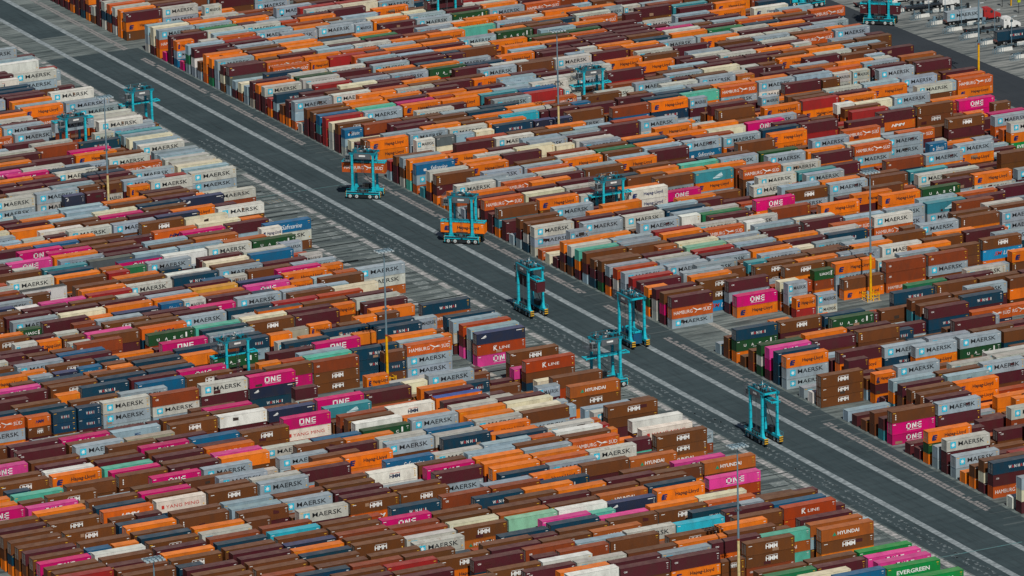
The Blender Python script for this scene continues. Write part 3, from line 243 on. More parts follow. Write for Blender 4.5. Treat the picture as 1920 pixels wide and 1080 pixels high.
CAMR=[0.89508394, -0.44529557, -0.02316464]
CAMU=[0.14529388, 0.24215021, 0.95929816]
CAMH=449.61517
CAMFPX=11296.5194

# ------------------------------------------------------------------ helpers
def s2l(c):
    c=c/255.0
    return c/12.92 if c<=0.04045 else ((c+0.055)/1.055)**2.4
def rgb(t): return tuple(s2l(v) for v in t)
class MB:
    """collects coloured boxes, bars, tubes and flat shapes into one mesh"""
    def __init__(s): s.v=[]; s.f=[]; s.c=[]
    def add(s,verts,faces,col,rust=0.0):
        o=len(s.v); s.v.extend(verts); c=(col[0],col[1],col[2],rust)
        for f in faces: s.f.append(tuple(i+o for i in f)); s.c.append(c)
    def box(s,x0,x1,y0,y1,z0,z1,col,rust=0.0):
        s.add([(x0,y0,z0),(x1,y0,z0),(x1,y1,z0),(x0,y1,z0),(x0,y0,z1),(x1,y0,z1),(x1,y1,z1),(x0,y1,z1)],
              [(0,3,2,1),(4,5,6,7),(0,1,5,4),(1,2,6,5),(2,3,7,6),(3,0,4,7)],col,rust)
    def bar(s,a,b,w,d,col):
        a=Vector(a);b=Vector(b);z=(b-a).normalized()
        up=Vector((0,0,1)) if abs(z.z)<.9 else Vector((0,1,0))
        x=z.cross(up).normalized()*w/2; y=z.cross(x).normalized()*d/2
        vs=[tuple(p+q) for p in (a,b) for q in (-x-y,x-y,x+y,-x+y)]
        s.add(vs,[(0,3,2,1),(4,5,6,7),(0,1,5,4),(1,2,6,5),(2,3,7,6),(3,0,4,7)],col)
    def tube(s,a,b,r0,r1,n,col,cap=True):
        a=Vector(a);b=Vector(b);z=(b-a).normalized()
        up=Vector((0,0,1)) if abs(z.z)<.9 else Vector((0,1,0))
        x=z.cross(up).normalized();y=z.cross(x).normalized()
        vs=[]
        for p,r in ((a,r0),(b,r1)):
            for i in range(n):
                t=2*math.pi*i/n; vs.append(tuple(p+x*math.cos(t)*r+y*math.sin(t)*r))
        fs=[(i,(i+1)%n,n+(i+1)%n,n+i) for i in range(n)]
        if cap: fs+= [tuple(range(n))[::-1],tuple(range(n,2*n))]
        s.add(vs,fs,col)
    def build(s,name,mat,parent=None,loc=None):
        me=mesh_from(name,s.v,s.f,s.c); me.materials.append(mat)
        return link(name,me,parent,loc)
    def mesh(s,name,mat):
        me=mesh_from(name,s.v,s.f,s.c); me.materials.append(mat); return me
def mesh_from(name,v,f,c):
    me=bpy.data.meshes.new(name); me.from_pydata(v,[],f)
    if c is not None:
        n=np.array([len(q) for q in f]); a=me.attributes.new('col','FLOAT_COLOR','CORNER')
        a.data.foreach_set('color',np.repeat(np.array(c,dtype=np.float32),n,axis=0).ravel())
    me.update(); return me
def link(name,me,parent=None,loc=None):
    o=bpy.data.objects.new(name,me); COL.objects.link(o)
    if parent: o.parent=parent
    if loc: o.location=loc
    return o
def thing(name,label,cat,loc=(0,0,0),rz=0,group=None):
    o=bpy.data.objects.new(name,None); COL.objects.link(o); o.location=loc; o.rotation_euler=(0,0,rz)
    o.empty_display_size=.5; tag(o,label,cat,group); return o
def tag(o,label=None,cat=None,group=None,kind=None):
    if label: o['label']=label
    if cat: o['category']=cat
    if group: o['group']=group
    if kind: o['kind']=kind
    return o
# ------------------------------------------------------------------ materials
def nd(nt,t,**k):
    n=nt.nodes.new(t)
    for a,b in k.items(): setattr(n,a,b)
    return n
def newmat(name):
    m=bpy.data.materials.new(name); m.use_nodes=True; nt=m.node_tree
    return m,nt,nt.nodes['Principled BSDF']
def noise(nt,scale,detail=4,rough=.55,vec=None,dim='3D'):
    n=nd(nt,'ShaderNodeTexNoise'); n.inputs['Scale'].default_value=scale; n.inputs['Detail'].default_value=detail; n.inputs['Roughness'].default_value=rough
    if vec: nt.links.new(vec,n.inputs['Vector'])
    return n.outputs['Fac']
def mapv(nt,src,sc):
    m=nd(nt,'ShaderNodeMapping'); m.inputs['Scale'].default_value=sc; nt.links.new(src,m.inputs['Vector']); return m.outputs['Vector']
def ramp(nt,fac,stops):
    r=nd(nt,'ShaderNodeValToRGB'); el=r.color_ramp.elements
    while len(el)<len(stops): el.new(.5)
    for e,(p,c) in zip(el,stops): e.position=p; e.color=(c if isinstance(c,tuple) else (c,c,c))+((1,) if not isinstance(c,tuple) or len(c)==3 else ())
    nt.links.new(fac,r.inputs['Fac']); return r.outputs['Color']
def mix(nt,fac,a,b,mode='MIX'):
    m=nd(nt,'ShaderNodeMix',data_type='RGBA',blend_type=mode)
    for s,v in ((m.inputs['Factor'],fac),(m.inputs['A'],a),(m.inputs['B'],b)):
        if hasattr(v,'is_linked') or isinstance(v,bpy.types.NodeSocket): nt.links.new(v,s)
        elif isinstance(v,tuple): s.default_value=v+(1,) if len(v)==3 else v
        else: s.default_value=v
    return m.outputs['Result']
def math_(nt,op,a,b=None,clamp=False):
    m=nd(nt,'ShaderNodeMath',operation=op,use_clamp=clamp)
    for i,v in enumerate((a,b)):
        if v is None: continue
        if isinstance(v,bpy.types.NodeSocket): nt.links.new(v,m.inputs[i])
        else: m.inputs[i].default_value=v
    return m.outputs[0]
def container_paint():
    m,nt,b=newmat('container_paint'); L=nt.links
    at=nd(nt,'ShaderNodeAttribute',attribute_name='col'); geo=nd(nt,'ShaderNodeNewGeometry')
    pos=geo.outputs['Position']; oi=nd(nt,'ShaderNodeObjectInfo')
    sep=nd(nt,'ShaderNodeSeparateXYZ'); L.new(geo.outputs['Normal'],sep.inputs[0])
    up=math_(nt,'GREATER_THAN',sep.outputs['Z'],.7)
    # per object brightness drift of the paint
    hs=nd(nt,'ShaderNodeHueSaturation'); L.new(at.outputs['Color'],hs.inputs['Color'])
    L.new(math_(nt,'ADD',math_(nt,'MULTIPLY',oi.outputs['Random'],.22),.89),hs.inputs['Value'])
    c=hs.outputs['Color']
    # upward faces mixed towards pale tan, unevenly by noise
    n1=noise(nt,.55,5,.6,pos)
    roof_tint=math_(nt,'MULTIPLY',up,ramp(nt,n1,[(.25,.02),(.75,.22)]))
    c=mix(nt,roof_tint,c,rgb((170,150,130)))
    # grime in broad soft patches
    n2=noise(nt,1.0,6,.65,mapv(nt,pos,(.5,.5,.22)))
    c=mix(nt,ramp(nt,n2,[(.42,0.0),(.8,.45)]),c,rgb((58,48,40)))
    # rust: runs down the sides, sits in bars and blotches on the roof
    n3=noise(nt,1.0,7,.7,mapv(nt,pos,(2.2,2.2,.5)))
    n4=noise(nt,1.0,6,.6,mapv(nt,pos,(1.6,.5,1)))
    n5=noise(nt,2.6,4,.6,pos); nn=math_(nt,'ADD',math_(nt,'MULTIPLY',mix(nt,up,n3,n4),.72),math_(nt,'MULTIPLY',n5,.28))
    thr=math_(nt,'SUBTRACT',.86,math_(nt,'MULTIPLY',at.outputs['Alpha'],.5))
    rst=math_(nt,'MULTIPLY',math_(nt,'SUBTRACT',nn,thr),7.0,True)
    c=mix(nt,rst,c,mix(nt,n1,rgb((92,48,26)),rgb((150,96,58))))
    L.new(c,b.inputs['Base Color'])
    L.new(math_(nt,'ADD',math_(nt,'MULTIPLY',n1,.25),.42),b.inputs['Roughness'])
    b.inputs['Specular IOR Level'].default_value=.35
    # fine corrugation for the boxes that are plain meshes is real; this is dents only
    bp=nd(nt,'ShaderNodeBump'); bp.inputs['Strength'].default_value=.15; bp.inputs['Distance'].default_value=.05
    L.new(n2,bp.inputs['Height']); L.new(bp.outputs[0],b.inputs['Normal'])
    return m
def plain_attr(name,rough=.5,metal=0.0,dirt=.25):
    m,nt,b=newmat(name); L=nt.links
    at=nd(nt,'ShaderNodeAttribute',attribute_name='col'); geo=nd(nt,'ShaderNodeNewGeometry')
    n=noise(nt,1.3,6,.65,geo.outputs['Position'])
    c=mix(nt,ramp(nt,n,[(.4,0.0),(.85,dirt*2)]),at.outputs['Color'],rgb((50,44,38)))
    L.new(c,b.inputs['Base Color']); b.inputs['Roughness'].default_value=rough; b.inputs['Metallic'].default_value=metal
    return m
PAINT=container_paint(); LETTER=plain_attr('lettering_paint',.55,0,.12); MACH=plain_attr('machine_paint',.42,0,.3); STEEL=plain_attr('galvanised_steel',.45,.3,.2)
def ground_mat(name,base,dark,light,streak=.5,slab=True,marks=.3):
    m,nt,b=newmat(name); L=nt.links
    geo=nd(nt,'ShaderNodeNewGeometry'); pos=geo.outputs['Position']
    n0=noise(nt,1.0,6,.62,mapv(nt,pos,(.02,.05,1)))
    n1=noise(nt,1.0,5,.6,mapv(nt,pos,(.07,.55,1)))     # long streaks across the yard
    n2=noise(nt,1.6,8,.7,pos)
    n3=noise(nt,1.0,4,.6,mapv(nt,pos,(.9,.06,1)))      # tyre tracks down the road
    c=mix(nt,ramp(nt,n0,[(.3,0.0),(.72,1.0)]),rgb(base),rgb(light))
    c=mix(nt,math_(nt,'MULTIPLY',ramp(nt,n1,[(.42,0.0),(.66,1.0)]),streak),c,rgb(dark))
    c=mix(nt,math_(nt,'MULTIPLY',ramp(nt,n3,[(.5,0.0),(.75,1.0)]),marks),c,rgb(tuple(int(v*.72) for v in dark)))
    c=mix(nt,ramp(nt,n2,[(.35,.16),(.7,0.0)]),c,rgb((24,28,30)))
    if slab:
        br=nd(nt,'ShaderNodeTexBrick'); br.offset=0.5
        br.inputs['Scale'].default_value=1.0; br.inputs['Brick Width'].default_value=7.5; br.inputs['Row Height'].default_value=2.15
        br.inputs['Mortar Size'].default_value=.06; br.inputs['Mortar Smooth'].default_value=.5
        br.inputs['Color1'].default_value=(1,1,1,1); br.inputs['Color2'].default_value=(.80,.82,.83,1); br.inputs['Mortar'].default_value=(.5,.5,.5,1)
        L.new(pos,br.inputs['Vector']); c=mix(nt,.75,c,br.outputs['Color'],'MULTIPLY')
    L.new(c,b.inputs['Base Color']); b.inputs['Roughness'].default_value=.85; b.inputs['Specular IOR Level'].default_value=.25
    bp=nd(nt,'ShaderNodeBump'); bp.inputs['Strength'].default_value=.3; bp.inputs['Distance'].default_value=.02; L.new(n2,bp.inputs['Height']); L.new(bp.outputs[0],b.inputs['Normal'])
    return m
def marking_mat(name,col,worn,thr=.45,sc=(.8,.8,1)):
    m,nt,b=newmat(name); L=nt.links
    geo=nd(nt,'ShaderNodeNewGeometry'); pos=geo.outputs['Position']
    n=noise(nt,1.0,6,.7,mapv(nt,pos,sc)); n2=noise(nt,1.0,4,.6,mapv(nt,pos,(.3,.9,1)))
    c=mix(nt,ramp(nt,n,[(thr,1.0),(thr+.25,0.0)]),rgb(col),rgb(worn))
    c=mix(nt,ramp(nt,n2,[(.45,0.0),(.7,.45)]),c,rgb(worn))
    L.new(c,b.inputs['Base Color']); b.inputs['Roughness'].default_value=.8
    return m
# ------------------------------------------------------------------ setting
def yof(i): return float(np.interp(i,IDX,REF))
def sheet(name,x0,x1,y0,y1,z,mat,kind='structure'):
    me=mesh_from(name,[(x0-OX,y0-OY,z),(x1-OX,y0-OY,z),(x1-OX,y1-OY,z),(x0-OX,y1-OY,z)],[(0,1,2,3)],None); me.materials.append(mat)
    o=link(name,me); o['kind']=kind; return o
CONC=ground_mat('concrete_slabs',(92,104,104),(44,56,58),(132,140,138),.9,True,.2)
ASPH=ground_mat('asphalt',(50,64,68),(36,49,54),(64,78,82),.4,False,.55)
ASPH2=ground_mat('dark_asphalt',(46,52,58),(38,44,50),(54,60,66),.2,False,.3)
sheet('ground',-3400,4600,-2600,5400,0,CONC)
sheet('road_asphalt',660.6,691.4,700,1672.5,.004,ASPH); sheet('road_asphalt_far',669.2,678.9,1699,2400,.004,ASPH)
sheet('perimeter_road',884,903.5,900,2400,.004,ASPH2)
LINE=marking_mat('painted_line',(158,168,172),(104,114,118),.42,(.5,.8,1)); WORN=marking_mat('worn_line',(205,200,198),(120,118,118),.55,(1.2,.7,1))
PAVE=marking_mat('light_paver',(206,202,200),(124,126,126),.45,(.6,1.0,1))
def strip(name,segs,z,mat):
    v=[];f=[]
    for (x0,x1,y0,y1) in segs:
        o=len(v); v+=[(x0-OX,y0-OY,z),(x1-OX,y0-OY,z),(x1-OX,y1-OY,z),(x0-OX,y1-OY,z)]; f.append((o,o+1,o+2,o+3))
    me=mesh_from(name,v,f,None); me.materials.append(mat); o=link(name,me); o['kind']='structure'; return o
strip('lane_line',[(667.5,669.3,700,2400)],.009,LINE); strip('lane_line',[(678.9,680.7,700,2400)],.009,LINE)
# broken light strip along the right blocks
sg=[]
def dash(x0,x1,ya,yb,step,gap,jit=.25):
    y=ya
    while y<yb:
        r=random.random
        if r()>.05: sg.append((x0+r()*jit,x1-r()*jit,y,min(y+step-gap*(.4+r()),yb)))
        y+=step
for a,b in ((1540,1660),(1672,1760),(1398,1500),(1362,1386),(1326,1350),(1240,1316),(1154,1232)): dash(686.3,687.35,a,b,1.7,.28,.15); dash(687.45,688.5,a+.9,b,1.7,.3,.15)
strip('worn_paver_strip',sg,.009,WORN)
sg=[]; dash(658.2,660.1,1080,1520,2.15,.25,.1); dash(658.4,660.1,1560,1760,2.15,.25,.1); strip('paver_strip_left',sg,.007,PAVE)
sg=[]; dash(644.4,646.0,1090,1500,2.15,.3,.1); strip('paver_strip_inner',sg,.007,PAVE)
sg=[]; dash(652,656.8,1100,1500,4.3,2.4,1.6); strip('pale_slabs',sg,.005,marking_mat('pale_slab',(150,156,156),(96,106,106),.45))
# scattered worn arrow flecks on the lane beside the left line
v=[];f=[]
y=1090
while y<1560:
    for cx in (663.2,665.4):
        for k in range(2):
            w=.55+random.random()*.4; x=cx+random.uniform(-.5,.5)-OX; yy=y+random.uniform(0,2.0)-OY; o=len(v)
            v+=[(x-w*.5,yy,.008),(x+w*.5,yy+.1,.008),(x+random.uniform(-.3,.3),yy+w*1.5,.008)]; f.append((o,o+1,o+2))
    y+=2.4
me=mesh_from('painted_flecks',v,f,None); me.materials.append(marking_mat('faded_fleck',(128,136,138),(78,90,94),.45)); tag(link('painted_flecks',me),kind='structure')
# dark wheel tracks where the carriers turn out of the container rows
tr=[]; r0=random.Random(3)
for i in range(-12,100):
    yy=yof(i)
    for o_,w_ in ((-.95,.5),(3.0,.5)):
        if r0.random()<.85: tr.append((628+r0.uniform(-2,3),r0.uniform(655,662.5),yy+o_+r0.uniform(-.3,.3),yy+o_+w_*r0.uniform(.7,1.6)))
        if r0.random()<.5: tr.append((636+r0.uniform(-6,3),r0.uniform(645,657),yy+o_+r0.uniform(.6,1.6),yy+o_+r0.uniform(1.7,2.0)))
    if r0.random()<.7: tr.append((r0.uniform(684,687),691.8,yy+r0.uniform(-1.2,-.6),yy+r0.uniform(-.5,-.2)))
strip('wheel_tracks',tr,.0145,marking_mat('wheel_track',(40,50,54),(70,80,82),.5,(.15,1.2,1)))
# crossing lines in the cross aisles
BLK=marking_mat('aisle_line',(176,174,166),(112,112,108),.4)
sg=[(x,x+1.7,ya,yb) for (ya,yb) in ((1296,1323),(1487,1503)) for x in (702.6,735.2)]+[(633.6,635.2,1296,1322)]
strip('aisle_line',sg,.006,BLK)
strip('tar_seam',[(q,q+.16,700,1672) for q in (664.2,671.3,674.1,682.9,689.6,656.9)],.010,marking_mat('tar_seam',(34,42,46),(48,58,62),.5,(.3,.2,1)))
sg=[(640,682,1130.1,1130.5),(647,682,1494.5,1494.8)]; strip('drain_line',sg,.013,marking_mat('teal_line',(52,140,146),(80,110,112),.5,(.4,.4,1)))
sg=[]
x=651
while x<657.5: sg.append((x,x+.18,1487,1491)); x+=1.1
strip('yellow_hatching',sg,.011,marking_mat('yellow_hatch',(190,140,60),(112,104,88),.5))
# open lorry hardstanding beyond the perimeter road
HARD=ground_mat('hardstanding',(104,110,110),(52,62,66),(150,152,148),1.0,False,.1)
sheet('hardstanding',903.5,990,1200,1900,.006,HARD)
sg=[]
for i in range(40):
    yy=1480+i*4.9; sg.append((962,1010,yy,yy+.25))
strip('bay_line',sg,.012,LINE)
sheet('far_bank',990,1300,1300,2200,.012,ground_mat('far_bank',(120,126,126),(96,104,104),(140,146,146),.3,False,.0))
# ------------------------------------------------------------------ lettering
_tc={}
def text_mesh(s,shear=0,bold=0,space=1.0):
    k=(s,shear,bold,space)
    if k in _tc: return _tc[k]
    cu=bpy.data.curves.new('t','FONT'); cu.body=s; cu.size=1; cu.shear=shear; cu.offset=bold; cu.space_character=space; cu.resolution_u=2
    ob=bpy.data.objects.new('t',cu); COL.objects.link(ob); bpy.context.view_layer.update()
    me=bpy.data.meshes.new_from_object(ob.evaluated_get(bpy.context.evaluated_depsgraph_get()))
    V=np.array([v.co[:2] for v in me.vertices]); F=[tuple(p.vertices) for p in me.polygons]
    bpy.data.objects.remove(ob); bpy.data.curves.remove(cu); bpy.data.meshes.remove(me)
    lo=V.min(0); V=(V-lo)/(V.max(0)-lo); _tc[k]=(V,F); return _tc[k]
def star(n=7,ri=.42):
    V=[(.5,.5)]
    for i in range(2*n):
        r=.5 if i%2==0 else .5*ri; t=math.pi/2+math.pi*i/n; V.append((.5+r*math.cos(t),.5+r*math.sin(t)))
    return np.array(V),[(0,1+i,1+(i+1)%(2*n)) for i in range(2*n)]
def rect(): return np.array([(0,0),(1,0),(1,1),(0,1)]),[(0,1,2,3)]
def tri(): return np.array([(0,0),(1,0),(.5,1)]),[(0,1,2)]
def polys(*ps):
    V=[];F=[]
    for p in ps: o=len(V); V+=p; F.append(tuple(range(o,o+len(p))))
    return np.array(V,float),F
BIRD=polys([(0,1),(.12,.98),(.5,.55),(.42,.42)],[(.42,.42),(.5,.55),(.72,.62),(1,.45),(.7,.42)],[(.5,.55),(.42,.42),(.2,0),(.3,.05)],[(.5,.55),(.72,.62),(.95,.7),(.7,.72)])
FLAGS=polys([(0,0),(.42,0),(.5,.5),(.48,1),(.2,1),(0,.5)],[(.42,0),(.80,.02),(.74,.30),(.47,.28)],[(.5,.36),(.92,.40),(.86,.64),(.5,.62)],[(.49,.72),(1,.78),(.92,1),(.48,1)])
FERRY=polys([(0,0),(.55,0),(1,.15),(.1,.25)],[(.2,.3),(.8,.95),(.75,.3)],[(.75,.3),(.85,1),(1,.35)])
def ONEL():
    t=.17
    return polys([(0,0),(.30,0),(.30,t),(0,t)],[(0,0),(.07,0),(.07,1),(0,1)],[(0,1-t),(.30,1-t),(.30,1),(0,1)],[(.23,.0),(.30,0),(.30,1),(.23,1)],
     [(.38,0),(.45,0),(.45,1),(.38,1)],[(.59,0),(.66,0),(.66,1),(.59,1)],[(.38,1),(.46,1),(.66,0),(.58,0)],
     [(.74,0),(.81,0),(.81,1),(.74,1)],[(.74,0),(1,0),(1,t),(.74,t)],[(.74,.42),(1,.42),(1,.58),(.74,.58)],[(.74,1-t),(1,1-t),(1,1),(.74,1)])
WHITE=rgb((232,234,232)); INK=rgb((28,34,40)); NAVY=rgb((18,36,92)); CYAN=rgb((40,185,215)); RED=rgb((190,50,40)); YEL=rgb((225,175,50)); GRN=rgb((30,140,105))
T=text_mesh
def logo(code,L):
    """(mesh, x0,x1,z0,z1 as fractions of the side, colour, kind)"""
    S=L<8
    if code in 'MDw':
        if code!='w' and False: pass
        a,b=(.07,.24) if S else (.09,.215)
        return [(rect(),a,b,.25,.80,CYAN,'e',0),(star(),a+.012,b-.012,.30,.75,WHITE,'e',1),(T('MAERSK',0,.008),.30 if S else .27,.94 if S else .87,.38,.70 if S else .76,INK,'l',0)]
    if code in 'oz': return [(FLAGS,.085,.215,.20,.68,NAVY,'e',0),(T('Hapag-Lloyd',0,.022),.28 if S else .38,.95 if S else .87,.30,.70,NAVY if code=='z' else INK,'l',0)]
    if code in 'pP7': return [(ONEL(),.33,.68,.32,.82,WHITE,'l',0),(rect(),.34,.67,.225,.255,WHITE,'l',0)]
    if code=='H': return [(T('HMM',0,.03,.92),.40,.645,.34,.70,WHITE,'l',0),(rect(),.41,.65,.76,.79,WHITE,'l',0),(rect(),.05,.12,.74,.79,WHITE,'l',0)]
    if code in 'X3': return [(T('HMM',0,.03,.92),.42,.64,.34,.66,rgb((24,44,78)),'l',0),(rect(),.43,.64,.72,.75,RED,'l',0)]
    if code=='j': return [(T('HMM',.35,.03,.92),.34,.72,.36,.68,WHITE,'l',0)]
    if code=='J': return [(T('HMM',.35,.03,.92),.34,.72,.36,.68,NAVY,'l',0)]
    if code=='s' or code=='S0': return [(T('HAMBURG',0,-.003),.05,.50,.36,.68,WHITE,'l',0),(BIRD,.50,.76,.30,.78,WHITE,'e',0),(T('S\u00dcD',0,.0),.77,.95,.36,.74,WHITE,'l',0)]
    if code=='S': return [(T('SM',.3,.02),.30,.50,.35,.72,RED,'l',0),(T('LINE',.3,.0),.53,.82,.35,.72,WHITE,'l',0)]
    if code in 'g':
        if S: return [(T('UASC',0,.02),.28,.80,.45,.72,WHITE,'l',0),(rect(),.84,.90,.38,.82,WHITE,'e',0)]
        return [(T(ch,0,.02),x,x+.06,.38,.62,WHITE,'l',0) for ch,x in (('U',.18),('A',.36),('S',.54),('C',.70))]+[(rect(),.815,.85,.40,.84,WHITE,'e',0),(rect(),.40,.49,.28,.31,WHITE,'l',0)]
    if code=='k': return [(T('K',0,.02),.34,.42,.30,.70,WHITE,'l',0),(T('LINE',0,.0),.46,.68,.36,.60,WHITE,'l',0),(rect(),.35,.41,.72,.75,WHITE,'l',0)]
    if code=='h': return [(tri(),.21,.29,.36,.66,GRN,'e',0),(T('HYUNDAI',0,.02),.31,.72,.38,.68,WHITE,'l',0)]
    if code=='E': return [(T('EVERGREEN',0,.02),.18,.80,.34,.68,WHITE,'l',0)]
    if code=='Y': return [(rect(),.10,.155,.34,.64,RED,'e',0),(T('YANG MING',0,.0),.19,.86,.34,.62,RED,'l',0)]
    if code=='n': return [(T(ch,0,.015),x,x2,.36,.62,RED if ch=='A' else WHITE,'l',0) for ch,x,x2 in (('W',.355,.42),('A',.425,.475),('N',.485,.53),('H',.565,.61),('A',.62,.67),('I',.685,.70))]
    if code=='u': return [(rect(),.19,.26,.34,.56,WHITE,'e',0),(rect(),.195,.255,.42,.47,RED,'e',1),(T('Safmarine',.35,-.006,.92),.36,.80,.30,.74,WHITE,'l',0)]
    if code=='C': return [(FERRY,.45,.72,.25,.8,rgb((190,215,220)),'e',0)]
    if code=='N': return [(FERRY,.09,.20,.55,.82,WHITE,'e',0),(rect(),.82,.94,.80,.86,WHITE,'l',0)]
    if code=='B': return [(T('OEI',0,.02),.07,.13,.52,.68,WHITE,'l',0)]
    if code=='l': return [(T('MSC',0,.03),.46,.58,.40,.66,rgb((30,70,120)),'l',0)]
    if code=='m' : return [(T('CAI',0,.02),.07,.135,.60,.74,WHITE,'l',0)]
    if code=='b' : return [(rect(),.075,.095,.62,.74,WHITE,'l',0),(rect(),.075,.095,.44,.56,WHITE,'l',0),(rect(),.075,.095,.28,.39,WHITE,'l',0)]
    if code=='v': return [(rect(),.12,.20,.40,.52,YEL,'l',0)]
    return []
CC={'b':(102,58,28),'H':(104,60,26),'m':(78,27,36),'M':(146,162,172),'D':(186,188,180),'w':(206,206,198),'o':(224,112,8),'O':(226,118,20),'p':(196,0,104),'P':(214,60,144),
'g':(24,74,40),'G':(28,112,72),'E':(0,136,62),'W':(220,222,216),'X':(216,214,204),'Y':(222,212,200),'n':(4,56,78),'N':(32,42,66),'u':(6,94,138),'v':(4,92,132),'t':(84,182,160),'T':(132,188,158),
'c':(34,168,190),'C':(48,130,142),'s':(186,84,26),'S':(20,136,190),'r':(152,34,34),'B':(130,58,26),'k':(162,58,14),'h':(164,86,28),'j':(208,96,18),'J':(208,96,18),'l':(146,172,184),
'q':(226,112,26),'Q':(86,96,96),'a':(164,158,140),'y':(220,214,184),'z':(222,220,208),'3':(214,216,212),'4':(222,158,58),'7':(196,0,104),'8':(226,112,26),'R':(160,42,42)}
TOP={'q':(20,80,170),'3':(40,60,60),'7':(16,74,110),'8':(40,60,78),'C':(70,150,158),'N':(44,62,104)}
RUST={'D':.62,'a':.5,'M':.12,'w':.34,'m':.1,'b':.18,'H':.08,'y':.12,'Y':.4,'T':.3,'O':.15,'s':.22,'P':.25,'u':.3,'C':.25,'t':.25,'W':.1,'l':.25,'h':.2}
def jitter(c,a=.06):
    f=1+rng.uniform(-a,a); return tuple(min(255,max(0,v*f+rng.uniform(-3,3))) for v in c)
def cont_detail(L,h,side,top,rust,parts):
    """corrugated box container; near long side faces -Y, near end faces -X"""
    W=2.44; b=parts['body']; fr=tuple(v*.9 for v in side)
    def corr(n_axis,a0,a1,z0,z1,base,depth,sign):
        n=max(6,int((a1-a0)/.28)); st=(a1-a0)/n; v=[];f=[]
        xs=[]
        for i in range(n):
            x=a0+i*st; xs+=[(x,0),(x+st*.27,0),(x+st*.5,depth),(x+st*.77,depth)]
        xs.append((a1,0))
        for x,d in xs:
            for z in (z0,z1):
                v.append((x,base+sign*d,z) if n_axis=='x' else (base+sign*d,x,z))
        for i in range(len(xs)-1):
            q=(2*i,2*i+2,2*i+3,2*i+1); f.append(q if (sign>0)==(n_axis=='x') else q[::-1])
        b.add(v,f,side,rust)
    corr('x',.12,L-.12,.14,h-.08,.02,.036,1); corr('x',.12,L-.12,.14,h-.08,W-.02,.036,-1)
    corr('y',.12,W-.12,.14,h-.08,L-.02,.036,-1)
    for x in (0,L-.13):
        for y in (0,W-.13): b.box(x,x+.13,y,y+.13,0,h,fr,rust)
    for y in (0,W-.07):
        b.box(.13,L-.13,y,y+.07,.02,.15,fr,rust); b.box(.13,L-.13,y,y+.06,h-.09,h-.012,fr,rust)
    for x in (0,L-.06):
        b.box(x,x+.06,.13,W-.13,.02,.16,fr,rust); b.box(x,x+.06,.13,W-.13,h-.12,h-.012,fr,rust)
    r=parts['roof']; n=max(8,int(L/.21)); v=[];f=[]
    xs=[]
    for i in range(n):
        x=.06+i*(L-.12)/n; s=(L-.12)/n; xs+=[(x,-.035),(x+s*.35,-.035),(x+s*.5,-.012),(x+s*.85,-.012)]
    xs.append((L-.06,-.035))
    for x,d in xs: v+=[(x,.06,h+d),(x,W-.06,h+d)]
    for i in range(len(xs)-1): f.append((2*i,2*i+2,2*i+3,2*i+1))
    r.add(v,f,top,rust)
    for x in (0,L-.17):
        for y in (0,W-.17): r.box(x-.004,x+.174,y-.004,y+.174,h-.115,h+.006,tuple(v*.8 for v in side),rust)
    d=parts['end_door']; W2=W/2
    for y0,y1 in ((.14,W2-.01),(W2+.01,W-.14)):
        d.box(.05,.10,y0,y1,.17,h-.13,tuple(v*.86 for v in side),rust)
        for k in range(2):
            yy=y0+(y1-y0)*(.3+.4*k); d.tube((.025,yy,.12),(.025,yy,h-.1),.022,.022,6,rgb((150,150,148)),False)
            d.box(.01,.06,yy-.05,yy+.22,h*.42,h*.42+.05,rgb((150,150,148)))
def cont_simple(b,x,y,z,L,h,side,top,rust):
    """the same box for the far stacks: recessed walls, posts and rails"""
    W=2.44; fr=tuple(v*.88 for v in side)
    b.box(x+.05,x+L-.05,y+.035,y+W-.035,z+.03,z+h-.03,side,rust)
    b.add([(x+.02,y+.02,z+h-.016),(x+L-.02,y+.02,z+h-.016),(x+L-.02,y+W-.02,z+h-.016),(x+.02,y+W-.02,z+h-.016)],[(0,1,2,3)],top,rust)
    for xx in (x,x+L-.14):
        b.box(xx,xx+.14,y,y+.14,z,z+h,fr,rust); b.box(xx,xx+.14,y+W-.14,y+W,z,z+h,fr,rust)
    b.box(x+.14,x+L-.14,y,y+.05,z+h-.1,z+h-.012,fr,rust); b.box(x+.14,x+L-.14,y,y+.06,z+.01,z+.14,fr,rust)
def put_logo(mb_l,mb_e,code,x,y,z,L,h,off=.0):
    for (V,F),a,b_,c,d,col,kind,lay in logo(code,L):
        mbx=mb_l if kind=='l' or mb_e is None else mb_e
        yy=y-.006-.006*lay
        mbx.add([(x+L*(a+(b_-a)*u),yy,z+h*(c+(d-c)*v)) for u,v in V],F,col)
